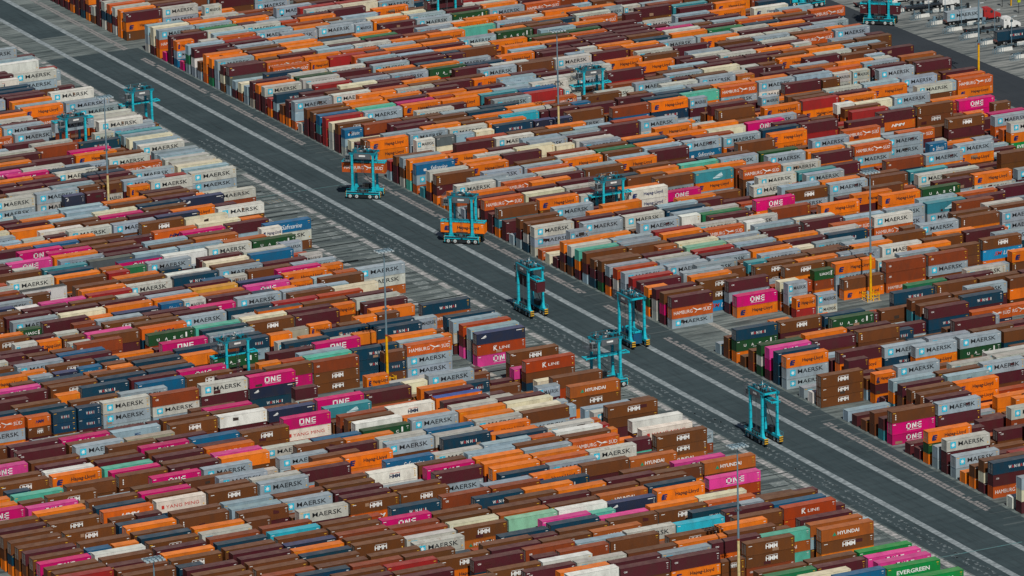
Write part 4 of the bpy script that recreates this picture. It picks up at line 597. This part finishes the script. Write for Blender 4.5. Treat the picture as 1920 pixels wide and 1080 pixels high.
def marks(mb,x,y,z,L,h,seed):
    r=random.Random(seed); c=WHITE if r.random()<.6 else YEL
    mb.add([(x+L-.95+u*.55,y-.006,z+h*(.80+v*.05)) for u,v in ((0,0),(1,0),(1,1),(0,1))],[(0,1,2,3)],c)
    for k in range(r.randint(1,3)):
        mb.add([(x+L-.8+u*.3,y-.006,z+h*(.62-.13*k+v*.045)) for u,v in ((0,0),(1,0),(1,1),(0,1))],[(0,1,2,3)],tuple(v_*.6 for v_ in c))
    if r.random()<.22:
        a=r.uniform(.06,.8); w_=r.uniform(.6,2.2); z0=r.choice([.08,.08,.5]); f_=r.choice([(70,24,28),(60,50,44),(150,120,96)])
        mb.add([(x+(L-w_-.3)*a+u*w_,y-.003,z+h*(z0+v*r.uniform(.2,.34))) for u,v in ((0,0),(1,0),(1,1),(0,1))],[(0,1,2,3)],rgb(f_))
    if r.random()<.5: mb.add([(x+.3+u*.7,y-.006,z+h*(.84+v*.05)) for u,v in ((0,0),(1,0),(1,1),(0,1))],[(0,1,2,3)],c)
    if r.random()<.35:
        mb.add([(x+L-.75+u*.28,y-.006,z+h*(.2+v*.11)) for u,v in ((0,0),(1,0),(1,1),(0,1))],[(0,1,2,3)],YEL)
def top_of(code):
    c=TOP.get(code,CC[code]); return rgb(c)
_ck={}
def individual(code,L,h,label,loc,rz=0,group='shipping containers stacked in the yard',variant=0):
    key=(code,round(L,2),round(h,2),variant)
    if key not in _ck:
        P_={'body':MB(),'roof':MB(),'end_door':MB()}; s=rgb(CC[code]); t=top_of(code)
        t=tuple(min(1,v*1.0+.015) for v in t); rust=RUST.get(code,.06)*(.4,.75,1.0,.55)[variant]
        cont_detail(L,h,s,t,rust,P_)
        lt=MB(); em=MB(); put_logo(lt,em,code,0,0,0,L,h); marks(lt,0,0,0,L,h,hash(key)&0xffff)
        ms={k:m.mesh(k,PAINT) for k,m in P_.items()}
        ms['lettering']=lt.mesh('lettering',LETTER)
        if em.v: ms['emblem']=em.mesh('emblem',LETTER)
        _ck[key]=ms
    root=thing('shipping_container',label,'shipping container',loc,rz,group)
    for k,me in _ck[key].items(): link(k,me,root)
    return root
# ------------------------------------------------------------------ stacks
LEN={0:12.55,1:6.08,2:13.72,3:12.02,4:5.82,5:13.45}
HS=[(2.75,),(2.59,2.59),(2.59,2.9),(2.9,2.89),(2.59,2.59,2.59),(2.59,2.59,2.9),(2.59,2.9,2.89),(2.9,2.9,2.89)]
CODES='bHmMDwoOpPgGEWXYnNuvtTcCsSrBkhjJlqQayz3478'
NAME={'b':'brown','H':'brown','m':'maroon','M':'grey','D':'weathered grey','w':'whitish','o':'orange','O':'orange','p':'magenta','P':'pink','g':'dark green','G':'green','E':'bright green','W':'white','X':'white','Y':'white','n':'dark teal','N':'navy','u':'blue','v':'blue','t':'mint','T':'pale green','c':'cyan','C':'teal','s':'rust-orange','S':'sky-blue','r':'red','B':'red-brown','k':'brick-red','h':'tan-orange','j':'orange','J':'orange','l':'pale blue','q':'orange','Q':'dark grey','a':'drab','y':'cream','z':'white','3':'white','4':'amber','7':'magenta','8':'orange'}
LOOK={'b':'plain brown','H':'white-lettered brown','m':'plain maroon','M':'star-marked grey','D':'star-marked weathered grey','w':'star-marked whitish','o':'blue-marked orange','O':'plain orange','p':'big-lettered magenta','P':'big-lettered pink','g':'white-lettered dark green','E':'white-lettered bright green','X':'dark-lettered white','Y':'red-lettered white','z':'blue-lettered white','s':'bird-marked rust-orange','k':'white-lettered brick-red','h':'triangle-marked tan','j':'white-slant-lettered orange','J':'blue-slant-lettered orange','q':'blue-roofed orange','3':'dark-roofed white','7':'blue-roofed magenta','8':'dark-roofed orange','u':'script-lettered blue','S':'red-and-white-lettered sky-blue'}
SIZE={0:'',1:'short ',2:'long ',3:'',4:'short ',5:'long '}
def project(X,Y,Z):
    d=Vector((X+OX,Y+OY,Z-CAMH)); w=d.dot(Vector(CAMF)); return 960+CAMFPX*d.dot(Vector(CAMR))/w, 540-CAMFPX*d.dot(Vector(CAMU))/w
def parse():
    S=[]
    for i in range(0,len(D),4):
        r,x,q,n=D[i:i+4]; cs=''
        while n: cs+=CODES[n%64-1]; n//=64
        LL=q//100; S.append(dict(r=r,x=x/20.0,L=LEN[LL],LL=LL,hs=HS[q//10%10],fl=q%10,c=cs,y=yof(r)-OY))
    return S
def make_labels(S):
    rows={}
    for k,s in enumerate(S): rows.setdefault(s['r'],[]).append(k)
    def at(r,x0,x1):
        best=None;bo=.3
        for k in rows.get(r,[]):
            s=S[k]; o=(min(x1,s['x']+s['L'])-max(x0,s['x']))/(x1-x0)
            if o>bo: best,bo=k,o
        return best
    def nm(k): return NAME[S[k]['c'][-1]] if k is not None else None
    info={}
    seen=set(BIGGEST)|{k*4+t for k,s in enumerate(S) for t in range(len(s['c'])) if (s['fl']>>(len(s['c'])-1-t))&1}
    for kt in sorted(seen):
        k,t=kt//4,kt%4; s=S[k]; x0,x1=s['x'],s['x']+s['L']
        lf=rt=None
        for j in rows[s['r']]:
            q=S[j]
            if j!=k and abs(q['x']+q['L']-x0)<1.6: lf=j
            if j!=k and abs(q['x']-x1)<1.6: rt=j
        code=s['c'][t]; base=SIZE[s['LL']]+LOOK.get(code,'plain '+NAME[code])+' container'
        px,py=project(x0+s['L']/2,s['y'],sum(s['hs'][:t+1]))
        reg=('top','upper','middle','lower','bottom')[min(4,max(0,int(py//216)))]+' '+('far left','left','centre','right','far right')[min(4,max(0,int(px//384)))]
        above=NAME[s['c'][t+1]] if t+1<len(s['c']) else None; below=NAME[s['c'][t-1]] if t>0 else None
        L_,R_n=nm(lf),nm(rt); F_,B_=nm(at(s['r']-1,x0,x1)),nm(at(s['r']+1,x0,x1))
        a=base+(f' under {above}' if above else '')
        if L_ and R_n: side=f'between {L_} and {R_n}'
        elif L_: side=f'right of {L_} box'
        elif R_n: side=f'left of {R_n} box'
        else: side='with free ends'
        c=[f'{a}, {side}, {reg}']
        if F_: c+=[f'{a}, {side}, {F_} in front, {reg}',f'{a}, {side}, {F_} in front']
        if B_: c+=[f'{a}, {side}, {B_} behind, {reg}',f'{a}, {side}, {B_} behind']
        if F_ and B_: c+=[f'{a}, {side}, {F_} in front, {B_} behind',f'{a}, {F_} in front, {B_} behind, {reg}']
        if below: c+=[f'{a}, over {below}, {side}, {reg}']
        if below and F_: c+=[f'{a}, over {below}, {side}, {F_} in front']
        info[kt]=([q for q in c if len(q.replace(',',' ').replace('-',' ').split())<=16] or [f'{base}, {side}'],px,py,a,reg)
    lab={};todo=set(BIGGEST); depth=0
    while todo and depth<9:
        cnt={}
        for kt in info:
            for q in info[kt][0]: cnt[q]=cnt.get(q,0)+1
        for kt in list(todo):
            cs=info[kt][0]
            if depth<len(cs) and cnt[cs[depth]]==1 and cs[depth] not in lab.values(): lab[kt]=cs[depth]; todo.discard(kt)
        depth+=1
    groups={}
    for kt in todo: groups.setdefault(info[kt][0][0],[]).append(kt)
    for q,ks in groups.items():
        ks.sort(key=lambda z:(info[z][1],info[z][2]))
        for i,kt in enumerate(ks):
            w=['leftmost','second from left','third from left','fourth from left','fifth from left','sixth from left'][min(i,5)] if i<len(ks)-1 or len(ks)==1 else 'rightmost'
            lab[kt]=f'{w}: {q}' if len(ks)>1 else q
    return lab
def stacks():
    big=MB(); let=big; S=parse(); LAB=make_labels(S)
    for k,s in enumerate(S):
        x,y,L=s['x'],s['y'],s['L']; z=0.0; codes=s['c']
        for t,(c,h) in enumerate(zip(codes,s['hs'])):
            lab=LAB.get(k*4+t)
            if lab: individual(c,L,h,lab,(x,y,z),variant=(k*7+t)%4)
            else:
                vis=(s['fl']>>(len(codes)-1-t))&1
                cs=rgb(jitter(CC[c])); tp=rgb(jitter(TOP.get(c,CC[c]),.08)); ru=RUST.get(c,.06)*float(rng.uniform(.2,1.05))
                if vis:
                    cont_simple(big,x,y,z,L,h,cs,tuple(min(1,v*1.0+.015) for v in tp),ru)
                    put_logo(let,None,'-' if (c=='m' and k%3) or (c=='b' and k%2) else c,x,y,z,L,h)
                    marks(let,x,y,z,L,h,k)
                else: big.box(x+.03,x+L-.03,y+.03,y+2.41,z+.02,z+h-.02,cs,ru)
            z+=h
    o=big.build('far_container_stacks',PAINT); tag(o,'the many smaller and hidden shipping containers of the stacked yard rows','containers',None,'stuff')

stacks()
# ------------------------------------------------------------------ straddle carriers
TEAL=rgb((20,186,206)); TEALD=rgb((0,120,140)); GREY=rgb((92,100,106)); DARK=rgb((34,40,44)); TYRE=rgb((26,28,30)); RIM=rgb((210,214,212)); GLASS=rgb((30,48,56))
_cc={}
def carrier_parts():
    P_={}
    def new(n): m=MB(); P_.setdefault(n,[]).append(m); return m
    for sy in (-2.05,2.05):
        m=new('side_beam'); m.box(-4.9,-.25,sy-.42,sy+.42,1.45,2.15,TEAL); m.box(.25,4.9,sy-.42,sy+.42,1.45,2.15,TEAL); m.box(-.25,.25,sy-.36,sy+.36,1.5,2.05,TEALD)
        for x in (-4.9,4.72): m.box(x,x+.18,sy-.42,sy+.42,.55,1.45,TEAL)
        for x in (-3.8,-1.9,1.9,3.8):      # curved wheel forks
            for a in range(5):
                t0=math.pi*a/5;t1=math.pi*(a+1)/5
                m.bar((x+.95*math.cos(t0),sy,.85+.95*math.sin(t0)*.75),(x+.95*math.cos(t1),sy,.85+.95*math.sin(t1)*.75),.5,.07,TEAL)
        m.box(-1.0,1.0,sy-.3,sy+.3,.45,1.2,DARK)
        m=new('walkway'); m.box(-4.6,4.6,sy+(-.75 if sy<0 else .45),sy+(-.45 if sy<0 else .75),2.12,2.18,GREY)
        for x in np.arange(-4.6,4.7,1.15): m.bar((x,sy+(-.72 if sy<0 else .72),2.15),(x,sy+(-.72 if sy<0 else .72),3.05),.04,.04,TEAL)
        m.bar((-4.6,sy+(-.72 if sy<0 else .72),3.05),(4.6,sy+(-.72 if sy<0 else .72),3.05),.04,.04,TEAL)
    for sy in (-2.05,2.05):
        for x in (-3.0,3.0):
            m=new('leg'); w=.30;d=.30
            vs=[];fs=[]
            prof=[(2.15,.62,.40),(3.0,.40,.33),(3.9,.30,.30),(12.2,.28,.28),(12.75,.40,.34)]
            for z,a,b in prof: vs+=[(x-a,sy-b,z),(x+a,sy-b,z),(x+a,sy+b,z),(x-a,sy+b,z)]
            for i in range(len(prof)-1):
                for j in range(4): o=4*i; fs.append((o+j,o+(j+1)%4,o+4+(j+1)%4,o+4+j))
            n=4*(len(prof)-1); fs.append((n,n+1,n+2,n+3)); m.add(vs,fs,TEAL)
            for z in (5.2,7.4,9.6): m.box(x-.32,x+.32,sy-.31,sy+.31,z,z+.10,TEALD)
    for sy in (-2.05,2.05):
        m=new('top_beam'); m.box(-3.9,3.9,sy-.28,sy+.28,12.75,13.3,TEALD)
    for x in (-3.0,3.0):
        m=new('cross_beam'); m.box(x-.32,x+.32,-1.77,1.77,12.65,13.2,TEAL)
    m=new('engine_unit'); m.box(-1.6,1.5,-2.6,-1.5,2.15,3.3,DARK); m.box(-1.2,1.1,1.5,2.6,2.15,3.5,TYRE); m.box(-.6,.4,-2.62,-2.6,2.4,3.0,GREY)
    m=new('machinery_box'); m.box(-2.4,2.4,-2.42,-2.36,11.65,13.15,GREY); m.box(-2.35,2.35,-2.36,-1.75,11.75,13.25,rgb((70,78,84))); m.box(-.9,.9,-2.436,-2.42,12.3,12.75,WHITE)
    m=new('winch_deck'); m.box(-3.3,3.3,-1.76,1.76,13.22,13.36,DARK)
    r=random.Random(4)
    for i in range(46):
        x=r.uniform(-3.3,2.4);y=r.uniform(-1.75,1.2);m.box(x,x+r.uniform(.3,1.1),y,y+r.uniform(.2,.55),13.36,13.36+r.uniform(.15,.8),r.choice([DARK,DARK,GREY,TEALD,TYRE,WHITE,DARK]))
    for y in (-1.75,1.75):
        m.bar((-3.3,y,14.3),(3.3,y,14.3),.05,.05,TEALD)
        for x in np.arange(-3.3,3.4,1.1): m.bar((x,y,13.3),(x,y,14.3),.05,.05,TEALD)
    for x in (-1.6,1.6): m.tube((x,-1.2,13.6),(x,1.2,13.6),.32,.32,12,TEALD)
    m.tube((.3,-.4,13.4),(.3,-.4,15.0),.04,.03,6,WHITE); m.tube((-2.1,.9,13.4),(-2.1,.9,14.7),.04,.03,6,WHITE); m.box(.2,.4,-.5,-.3,14.6,14.9,WHITE)
    m=new('operator_cab'); m.box(-4.9,-3.5,-2.3,-.7,10.9,12.6,rgb((150,160,164))); m.box(-4.94,-4.9,-2.2,-.8,11.3,12.5,GLASS); m.box(-4.8,-3.6,-2.34,-2.3,11.3,12.5,GLASS)
    m=new('access_platform'); m.box(-5.3,-3.4,-2.6,2.3,10.78,10.86,GREY)
    for z in (11.4,12.0,12.9,13.6):
        m.bar((-5.3,-2.6,z),(-5.3,2.3,z),.05,.05,GREY); m.bar((-5.3,-2.6,z),(-3.4,-2.6,z),.05,.05,GREY)
    for y in np.arange(-2.6,2.4,.8): m.bar((-5.3,y,10.8),(-5.3,y,13.6),.05,.05,GREY)
    for x in (-4.8,-4.2,-3.5): m.bar((x,-2.6,10.8),(x,-2.6,13.6),.05,.05,GREY)
    m=new('ladder')
    for dx in (0,.5): m.bar((-.2+dx,-2.1+.0,2.2),(-.2+dx,-2.1,11.8),.05,.05,GREY)
    for z in np.arange(2.5,11.8,.6): m.bar((-.2,-2.1,z),(.3,-2.1,z),.04,.04,GREY)
    m=new('brace'); m.bar((-3.0,2.05,8.8),(1.2,2.05,4.2),.12,.12,DARK); m.bar((1.2,2.05,4.2),(3.0,2.05,3.0),.12,.12,DARK)
    for sy in (-2.05,2.05):
        for x in (-4.98,4.9):
            m=new('striped_bumper')
            for i in range(6): m.box(x,x+.09,sy-.5,sy+.5,.55+.27*i,.82+.27*i,YEL if i%2 else rgb((20,20,20)))
    out={k:[q.mesh(k,MACH) for q in v] for k,v in P_.items()}
    ty=MB(); ty.tube((0,-.28,0),(0,.28,0),.82,.82,20,TYRE); rm=MB(); rm.tube((0,-.3,0),(0,.3,0),.44,.44,12,RIM); rm.tube((0,-.36,0),(0,.36,0),.16,.16,8,TEALD)
    out['_tyre']=ty.mesh('tyre',plain_attr('tyre_rubber',.85,0,.3)); out['_rim']=rm.mesh('rim',MACH)
    return out
def carrier(label,cx,cy,ang,zs,rail=True,cont=None,clabel=None,clen=12.4,h=2.8,cflip=1):
    if not _cc: _cc.update(carrier_parts())
    root=thing('straddle_carrier',label,'straddle carrier',(cx-OX,cy-OY,.02),math.radians(ang),'straddle carriers working in the yard')
    for k,v in _cc.items():
        if k[0]=='_': continue
        for me in v: link(k,me,root)
    for sy in (-2.05,2.05):
        for x in (-3.8,-1.9,1.9,3.8):
            w=bpy.data.objects.new('wheel',_cc['_tyre']); COL.objects.link(w); w.parent=root; w.location=(x,sy,.83)
            rr=link('rim',_cc['_rim'],w)
    top=zs+(h if cont else 0)+.12; hl=clen/2
    m=MB(); m.box(-hl*.55,hl*.55,-.55,.55,top+.1,top+.55,TEALD)
    for y in (-.95,.95): m.box(-hl,hl,y-.13,y+.13,top,top+.32,TEAL)
    for x in (-hl,hl-.3): m.box(x,x+.3,-1.22,1.22,top-.05,top+.38,TEAL)
    for x in np.arange(-hl+1.2,hl-1,1.3):
        m.tube((x,-.98-.12,top+.16),(x,-.98-.14,top+.16),.11,.11,8,DARK)
    m.build('spreader',MACH,root)
    for x in (-1.9,1.9):
        for y in (-.8,.8):
            m=MB(); m.tube((x,y,top+.4),(x,y,13.2),.035,.035,5,DARK,False); m.build('hoist_cable',MACH,root)
    if cont:
        c,s=math.cos(math.radians(ang)),math.sin(math.radians(ang)); lx,ly=-hl,-1.22
        a=math.radians(ang)
        individual(cont,clen,h,clabel,(cx-OX+c*lx-s*ly,cy-OY+s*lx+c*ly,zs),a,'shipping containers hanging in straddle carriers')
def leg2c(a,b,ang):
    mx,my=(a[0]+b[0])/2,(a[1]+b[1])/2; n=math.radians(ang+90); return mx+2.05*math.cos(n),my+2.05*math.sin(n)
K=carrier
x,y=leg2c((648.4,1575.0),(655.2,1575.6),2); K('teal carrier straddling the upper left rows with empty lowered spreader',x,y,2,8.9)
x,y=leg2c((620.1,1556.7),(626.6,1557.2),3); K('teal carrier lifting a grey star-marked container among upper left rows',x,y,3,9.2,cont='M',clabel='grey star-marked container hanging in the carrier among the upper left rows')
x,y=leg2c((674.8,1479.6),(679.4,1475.7),-39.5); K('teal carrier on the road turning with a rust-orange container high under its frame',x,y,-39.5,7.4,cont='s',clabel='rust-orange container with bird emblem hanging high in the carrier on the road')
x,y=leg2c((678.4,1424.1),(683.0,1420.1),-41); K('teal carrier on the road holding an orange container low between its legs',x,y,-41,2.9,cont='o',clabel='orange blue-lettered container held low in the turning carrier on the road')
K('teal carrier driving along the road with a maroon container at top height',667.2,1353.4,-90,7.3,cont='m',clabel='maroon container carried lengthways at top height by the carrier on the road')
K('teal carrier driving along the road with a short blue container near the ground',677.2,1315.4,-90,.9,cont='u',clabel='short blue container carried near the ground, end facing down the road',clen=6.3)
x,y=leg2c((651.6,1283.7),(657.4,1283.9),1); K('empty teal carrier standing at the left yard edge behind the lettered brown stacks',x,y,1,8.2)
K('empty teal carrier alone on the road, nearest to the bottom of the photo',667.4,1227.2,-90,11.2)
x,y=leg2c((772.8,1528.0),(777.8,1527.6),-3); K('teal carrier straddling a row in the upper middle of the right yard block',x,y,-3,8.3)
x,y=leg2c((721.4,1416.5),(727.1,1416.4),-1); K('teal carrier between right block rows beside two white blue-lettered containers',x,y,-1,8.6)
x,y=leg2c((570.5,1330.4),(576.4,1330.6),2); K('teal carrier lowering a dark green container among the left yard rows',x,y,2,6.1,cont='g',clabel='dark green container with white letters hanging in the carrier in the left yard')
K('teal carrier on the hardstanding at the top right holding a maroon container',901.3,1578.6,-41,3.4,cont='m',clabel='maroon container in the carrier beside the truck exchange at the top right')
K('teal carrier cut by the top edge above the rows, lifting a maroon container',780,1638.2,0,8.7,cont='m',clabel='maroon container hanging in the carrier cut by the top edge of the photo')
K('teal carrier only partly in view at the top edge near the perimeter road',893,1610,0,8)
# ------------------------------------------------------------------ light masts
YELLOW=rgb((236,176,0)); MG=rgb((120,150,165)); CREAM=rgb((214,196,140))
def mast(X,Y,label,lower,cage=True,H=35.0):
    root=thing('light_mast',label,'light mast',(X-OX,Y-OY,0),0,'tall light masts over the yard')
    m=MB(); m.tube((0,0,0),(0,0,12.5),.36,.30,14,lower); m.tube((0,0,12.5),(0,0,13.0),.32,.32,14,rgb((150,70,40))); m.build('lower_pole',MACH,root)
    m=MB(); m.tube((0,0,13.0),(0,0,24),.27,.22,12,MG); m.tube((0,0,24),(0,0,H),.21,.14,12,MG); m.build('upper_pole',STEEL,root)
    m=MB()
    for z in (19.5,): 
        for a in range(3): m.box(-.7+.5*a,-.5+.5*a,-.25,.25,z,z+.45,GREY)
    m.bar((-1.0,0,19.5),(1.0,0,19.5),.08,.08,GREY); m.build('camera_bracket',STEEL,root)
    m=MB()
    for t in (-.9,0,.9): m.bar((-2.0,t,H),(2.0,t,H),.12,.12,MG)
    for t in (-1.6,-.6,.6,1.6): m.bar((t,-1.3,H),(t,1.3,H),.1,.1,MG)
    m.build('head_frame',STEEL,root)
    fl=MB(); fl.box(-.32,.32,-.26,.26,-.32,-.05,rgb((190,205,210))); fl.box(-.26,.26,-.2,.2,-.36,-.32,rgb((225,232,235))); me=fl.mesh('floodlight',STEEL)
    for a in (-1.9,-.95,0,.95,1.9):
        for b in (-1.25,0,1.25): link('floodlight',me,root,(a,b,H-.02))
    m=MB(); m.box(-2.1,2.1,-2.0,2.0,0,.14,rgb((170,170,160))); m.build('concrete_base',STEEL,root)
    if cage:
        m=MB()
        for sx in (-1.7,1.7):
            for sy in (-1.4,1.4): m.tube((sx,sy,0),(sx,sy,2.3),.13,.13,8,YELLOW)
        for sx in (0,): 
            for sy in (-1.4,1.4): m.tube((sx,sy,0),(sx,sy,2.3),.13,.13,8,YELLOW)
        for z in (1.0,1.9):
            for sy in (-1.4,1.4): m.bar((-1.7,sy,z),(1.7,sy,z),.14,.14,YELLOW)
            for sx in (-1.7,1.7): m.bar((sx,-1.4,z),(sx,1.4,z),.14,.14,YELLOW)
        m.build('guard_cage',MACH,root)
        m=MB(); m.box(-1.2,-.7,-.3,.2,.1,2.6,rgb((150,165,175))); m.build('control_cabinet',MACH,root)
mast(607.8,1496.1,'light mast with cream lower pole in the upper left yard block',CREAM,False)
mast(608.4,1316.6,'light mast with yellow lower pole and guard cage in the left yard gap',YELLOW)
mast(748.9,1498.2,'light mast with cream lower pole in the upper middle of the right block',CREAM,False)
mast(749.3,1318.4,'light mast with yellow lower pole and guard cage in the right block aisle',YELLOW)
mast(608.7,1131.9,'light mast near the bottom edge with brown containers around its pole',CREAM,False)
mast(464.2,1126.2,'light mast head cut by the bottom left edge of the photo',CREAM,False)
mast(888.2,1497.1,'light mast with yellow lower pole beside the perimeter road at top right',YELLOW)
# ------------------------------------------------------------------ truck exchange
ORD=['first','second','third','fourth','fifth','sixth','seventh','eighth','ninth','tenth','eleventh','twelfth']
def barrier():
    m=MB(); m.add([(-2.6,-.45,0),(2.6,-.45,0),(2.6,.45,0),(-2.6,.45,0),(-2.5,-.22,1.0),(2.5,-.22,1.0),(2.5,.22,1.0),(-2.5,.22,1.0)],[(0,3,2,1),(4,5,6,7),(0,1,5,4),(1,2,6,5),(2,3,7,6),(3,0,4,7)],rgb((225,226,220)))
    return m.mesh('concrete_barrier',STEEL)
bm_=barrier()
for i in range(12):
    Y=1609-9.98*i
    if i: pass
    o=link('concrete_barrier',bm_,None,(916.4-OX,Y-OY,.006)); tag(o,f'{ORD[i]} long white barrier from the top, along the front of the truck lanes','barrier','white barriers before the truck lanes')
    if i<10:
        o=link('concrete_barrier',bm_,None,(925.6-OX,Y+4-OY,.006)); tag(o,f'{ORD[i]} white barrier from the top in the row behind the front barriers','barrier','white barriers behind the truck lanes')
def gate_frame(X,Y,lab):
    r=thing('turnstile_fence',lab,'fence',(X-OX,Y-OY,0),0,'slanted steel fences at the lane ends')
    m=MB(); 
    for k in range(2):
        m.bar((0,k*1.0,0),(3.2,k*1.0,0),.1,.1,MG); m.bar((0,k*1.0,1.1),(3.2,k*1.0,2.2),.09,.09,MG)
        for a in np.arange(0,3.3,.8): m.bar((a,k*1.0,0),(a,k*1.0,1.1+a*.34),.08,.08,MG)
    m.build('railing',STEEL,r)
    m=MB()
    rr=random.Random(int(X+Y))
    for k in range(22):
        a=rr.uniform(3,24); b_=rr.uniform(3.6,6.4); m.box(a,a+rr.uniform(.2,1.1),b_,b_+rr.uniform(.2,.6),0,rr.uniform(.5,2.1),rr.choice([MG,DARK,GREY,DARK,TYRE,WHITE]))
    m.bar((3.4,4.6,.9),(24,4.6,.9),.1,.1,MG); m.bar((3.4,4.6,.5),(24,4.6,.5),.1,.1,MG); m.box(4,25,6.6,7.0,0,.35,TYRE)
    for a in np.arange(3.4,24,1.6): m.bar((a,4.6,0),(a,4.6,1.0),.1,.1,MG)
    m.build('ticket_machine',STEEL,r)
for i in range(11): gate_frame(911.4,1606.8-9.98*i,f'{ORD[i]} grey slanted railing and ticket post from the top beside the truck lanes')
def lamp(X,Y,lab,H=9.0):
    r=thing('street_lamp',lab,'lamp post',(X-OX,Y-OY,0),0,'slim lamp posts over the truck lanes')
    m=MB(); m.tube((0,0,0),(0,0,H),.13,.08,8,MG); m.build('pole',STEEL,r)
    m=MB(); m.bar((0,0,H),(1.2,0,H+.1),.1,.1,MG); m.box(.7,1.9,-.2,.2,H,H+.16,rgb((215,222,224))); m.build('lamp_head',STEEL,r)
for i in range(9): lamp(921.5,1603.5-9.98*i,f'{ORD[i]} slim grey lamp post from the top over the truck lanes')
def signal(X,Y,lab):
    r=thing('signal_post',lab,'signal',(X-OX,Y-OY,0),0,'lane signals beyond the trucks')
    m=MB(); m.tube((0,0,0),(0,0,4.2),.1,.1,8,DARK); m.build('post',STEEL,r)
    m=MB(); m.box(-.5,.5,-.3,.3,3.6,4.9,rgb((200,220,20))); m.build('signal_box',STEEL,r)
    m=MB(); m.box(3.0,3.35,-.2,.2,0,3.6,YELLOW); m.build('yellow_bollard',STEEL,r)
for i in range(9): signal(944.5,1597.5-9.98*i,f'{ORD[i]} lime-yellow lane signal from the top beyond the trucks')
def truck(X,Y,ang,cabc,label,trailer=True):
    r=thing('truck',label,'truck',(X-OX,Y-OY,0),math.radians(ang),'trucks in the exchange lanes')
    c=rgb(cabc)
    m=MB()
    prof=[(0,1.0),(0,3.3),(.5,4.0),(2.2,4.0),(3.3,3.1),(3.7,2.3),(5.6,1.95),(5.9,1.5),(5.9,.7),(0,.7)]
    n=len(prof); vs=[(x,-1.2,z) for x,z in prof]+[(x,1.2,z) for x,z in prof]
    m.add(vs,[tuple(range(n))]+[tuple(range(n,2*n))[::-1]]+[(i,i+n,(i+1)%n+n,(i+1)%n) for i in range(n)],c); m.build('cab',MACH,r)
    m=MB(); m.add([(3.36,-1.0,3.05),(3.36,1.0,3.05),(3.74,1.0,2.35),(3.74,-1.0,2.35)],[(0,3,2,1)],GLASS)
    for s in (-1.21,1.21): m.box(2.2,3.1,s-.01,s+.01,2.3,3.1,GLASS); m.box(.5,.9,s-.01,s+.01,2.9,3.3,GLASS)
    m.build('window',MACH,r)
    m=MB(); m.box(-13.0,.2,-1.1,1.1,.95,1.2,DARK); m.box(-13.0,.2,-.4,.4,.7,.95,DARK); m.box(-13,-12.9,-1.2,1.2,1.0,1.5,rgb((150,60,50))); m.build('chassis',MACH,r)
    for x in (4.6,-.6,-1.9,-10.6,-11.9):
        for s in (-1.05,1.05):
            m=MB(); m.tube((x,s-.22,.52),(x,s+.22,.52),.52,.52,14,TYRE); m.tube((x,s-.24,.52),(x,s+.24,.52),.25,.25,10,rgb((170,172,172))); m.build('wheel',MACH,r)
    return r
TA=-3
def truckc(X,Y,cab,label,cont,clabel,h=2.9):
    truck(X,Y,TA,cab,label)
    if cont:
        a=math.radians(TA); lx,ly=-12.9,-1.22
        individual(cont,12.4,h,clabel,(X-OX+math.cos(a)*lx-math.sin(a)*ly,Y-OY+math.sin(a)*lx+math.cos(a)*ly,1.22),a,'shipping containers on trucks')
truckc(930.4,1566.0,(170,40,40),'truck with red cab hauling a grey star-marked container at the top right','M','grey star-marked container on the truck with the red cab')
truckc(929.5,1552.6,(225,226,224),'truck with white cab just right of the red-cabbed truck',None,None)
truckc(930.8,1536.5,(210,212,212),'truck hauling the dark blue container at the right edge','n','dark blue container on a truck at the right edge of the photo')
truckc(928.5,1588.0,(228,230,228),'truck with large white cab near the top edge above the grey container',None,None)
truckc(918.0,1600.5,(222,224,222),'white truck half cut by the top edge of the photo',None,None)
# ------------------------------------------------------------------ camera, light
cam=bpy.data.cameras.new('camera'); co=bpy.data.objects.new('camera',cam); COL.objects.link(co)
F=Vector(CAMF);R_=Vector(CAMR);U=Vector(CAMU)
M=Matrix((R_,U,-F)).transposed().to_4x4(); M.translation=Vector((-OX,-OY,CAMH)); co.matrix_world=M
cam.sensor_width=36; cam.lens=CAMFPX/1920*36; cam.clip_start=10; cam.clip_end=9000; scene.camera=co
el=math.radians(51); az=math.radians(192.5)   # clockwise from +Y
d=Vector((math.sin(az)*math.cos(el),math.cos(az)*math.cos(el),math.sin(el)))
sl=bpy.data.lights.new('sun','SUN'); sl.energy=5.0; sl.angle=math.radians(.53); sl.color=(1.0,.95,.87)
so=bpy.data.objects.new('sun',sl); COL.objects.link(so); so.rotation_euler=d.to_track_quat('Z','Y').to_euler(); so.location=(0,0,300)
w=bpy.data.worlds.new('World'); scene.world=w; w.use_nodes=True; nt=w.node_tree; bg=nt.nodes['Background']
sky=nt.nodes.new('ShaderNodeTexSky'); sky.sky_type='NISHITA'; sky.sun_disc=False; sky.sun_elevation=el; sky.sun_rotation=az; sky.air_density=1.0; sky.dust_density=1.0
nt.links.new(sky.outputs[0],bg.inputs[0]); bg.inputs[1].default_value=.05
scene.view_settings.view_transform='Standard'; scene.view_settings.look='None'; scene.view_settings.exposure=-.3; scene.view_settings.gamma=1
scene.render.engine='CYCLES'; scene.cycles.max_bounces=3
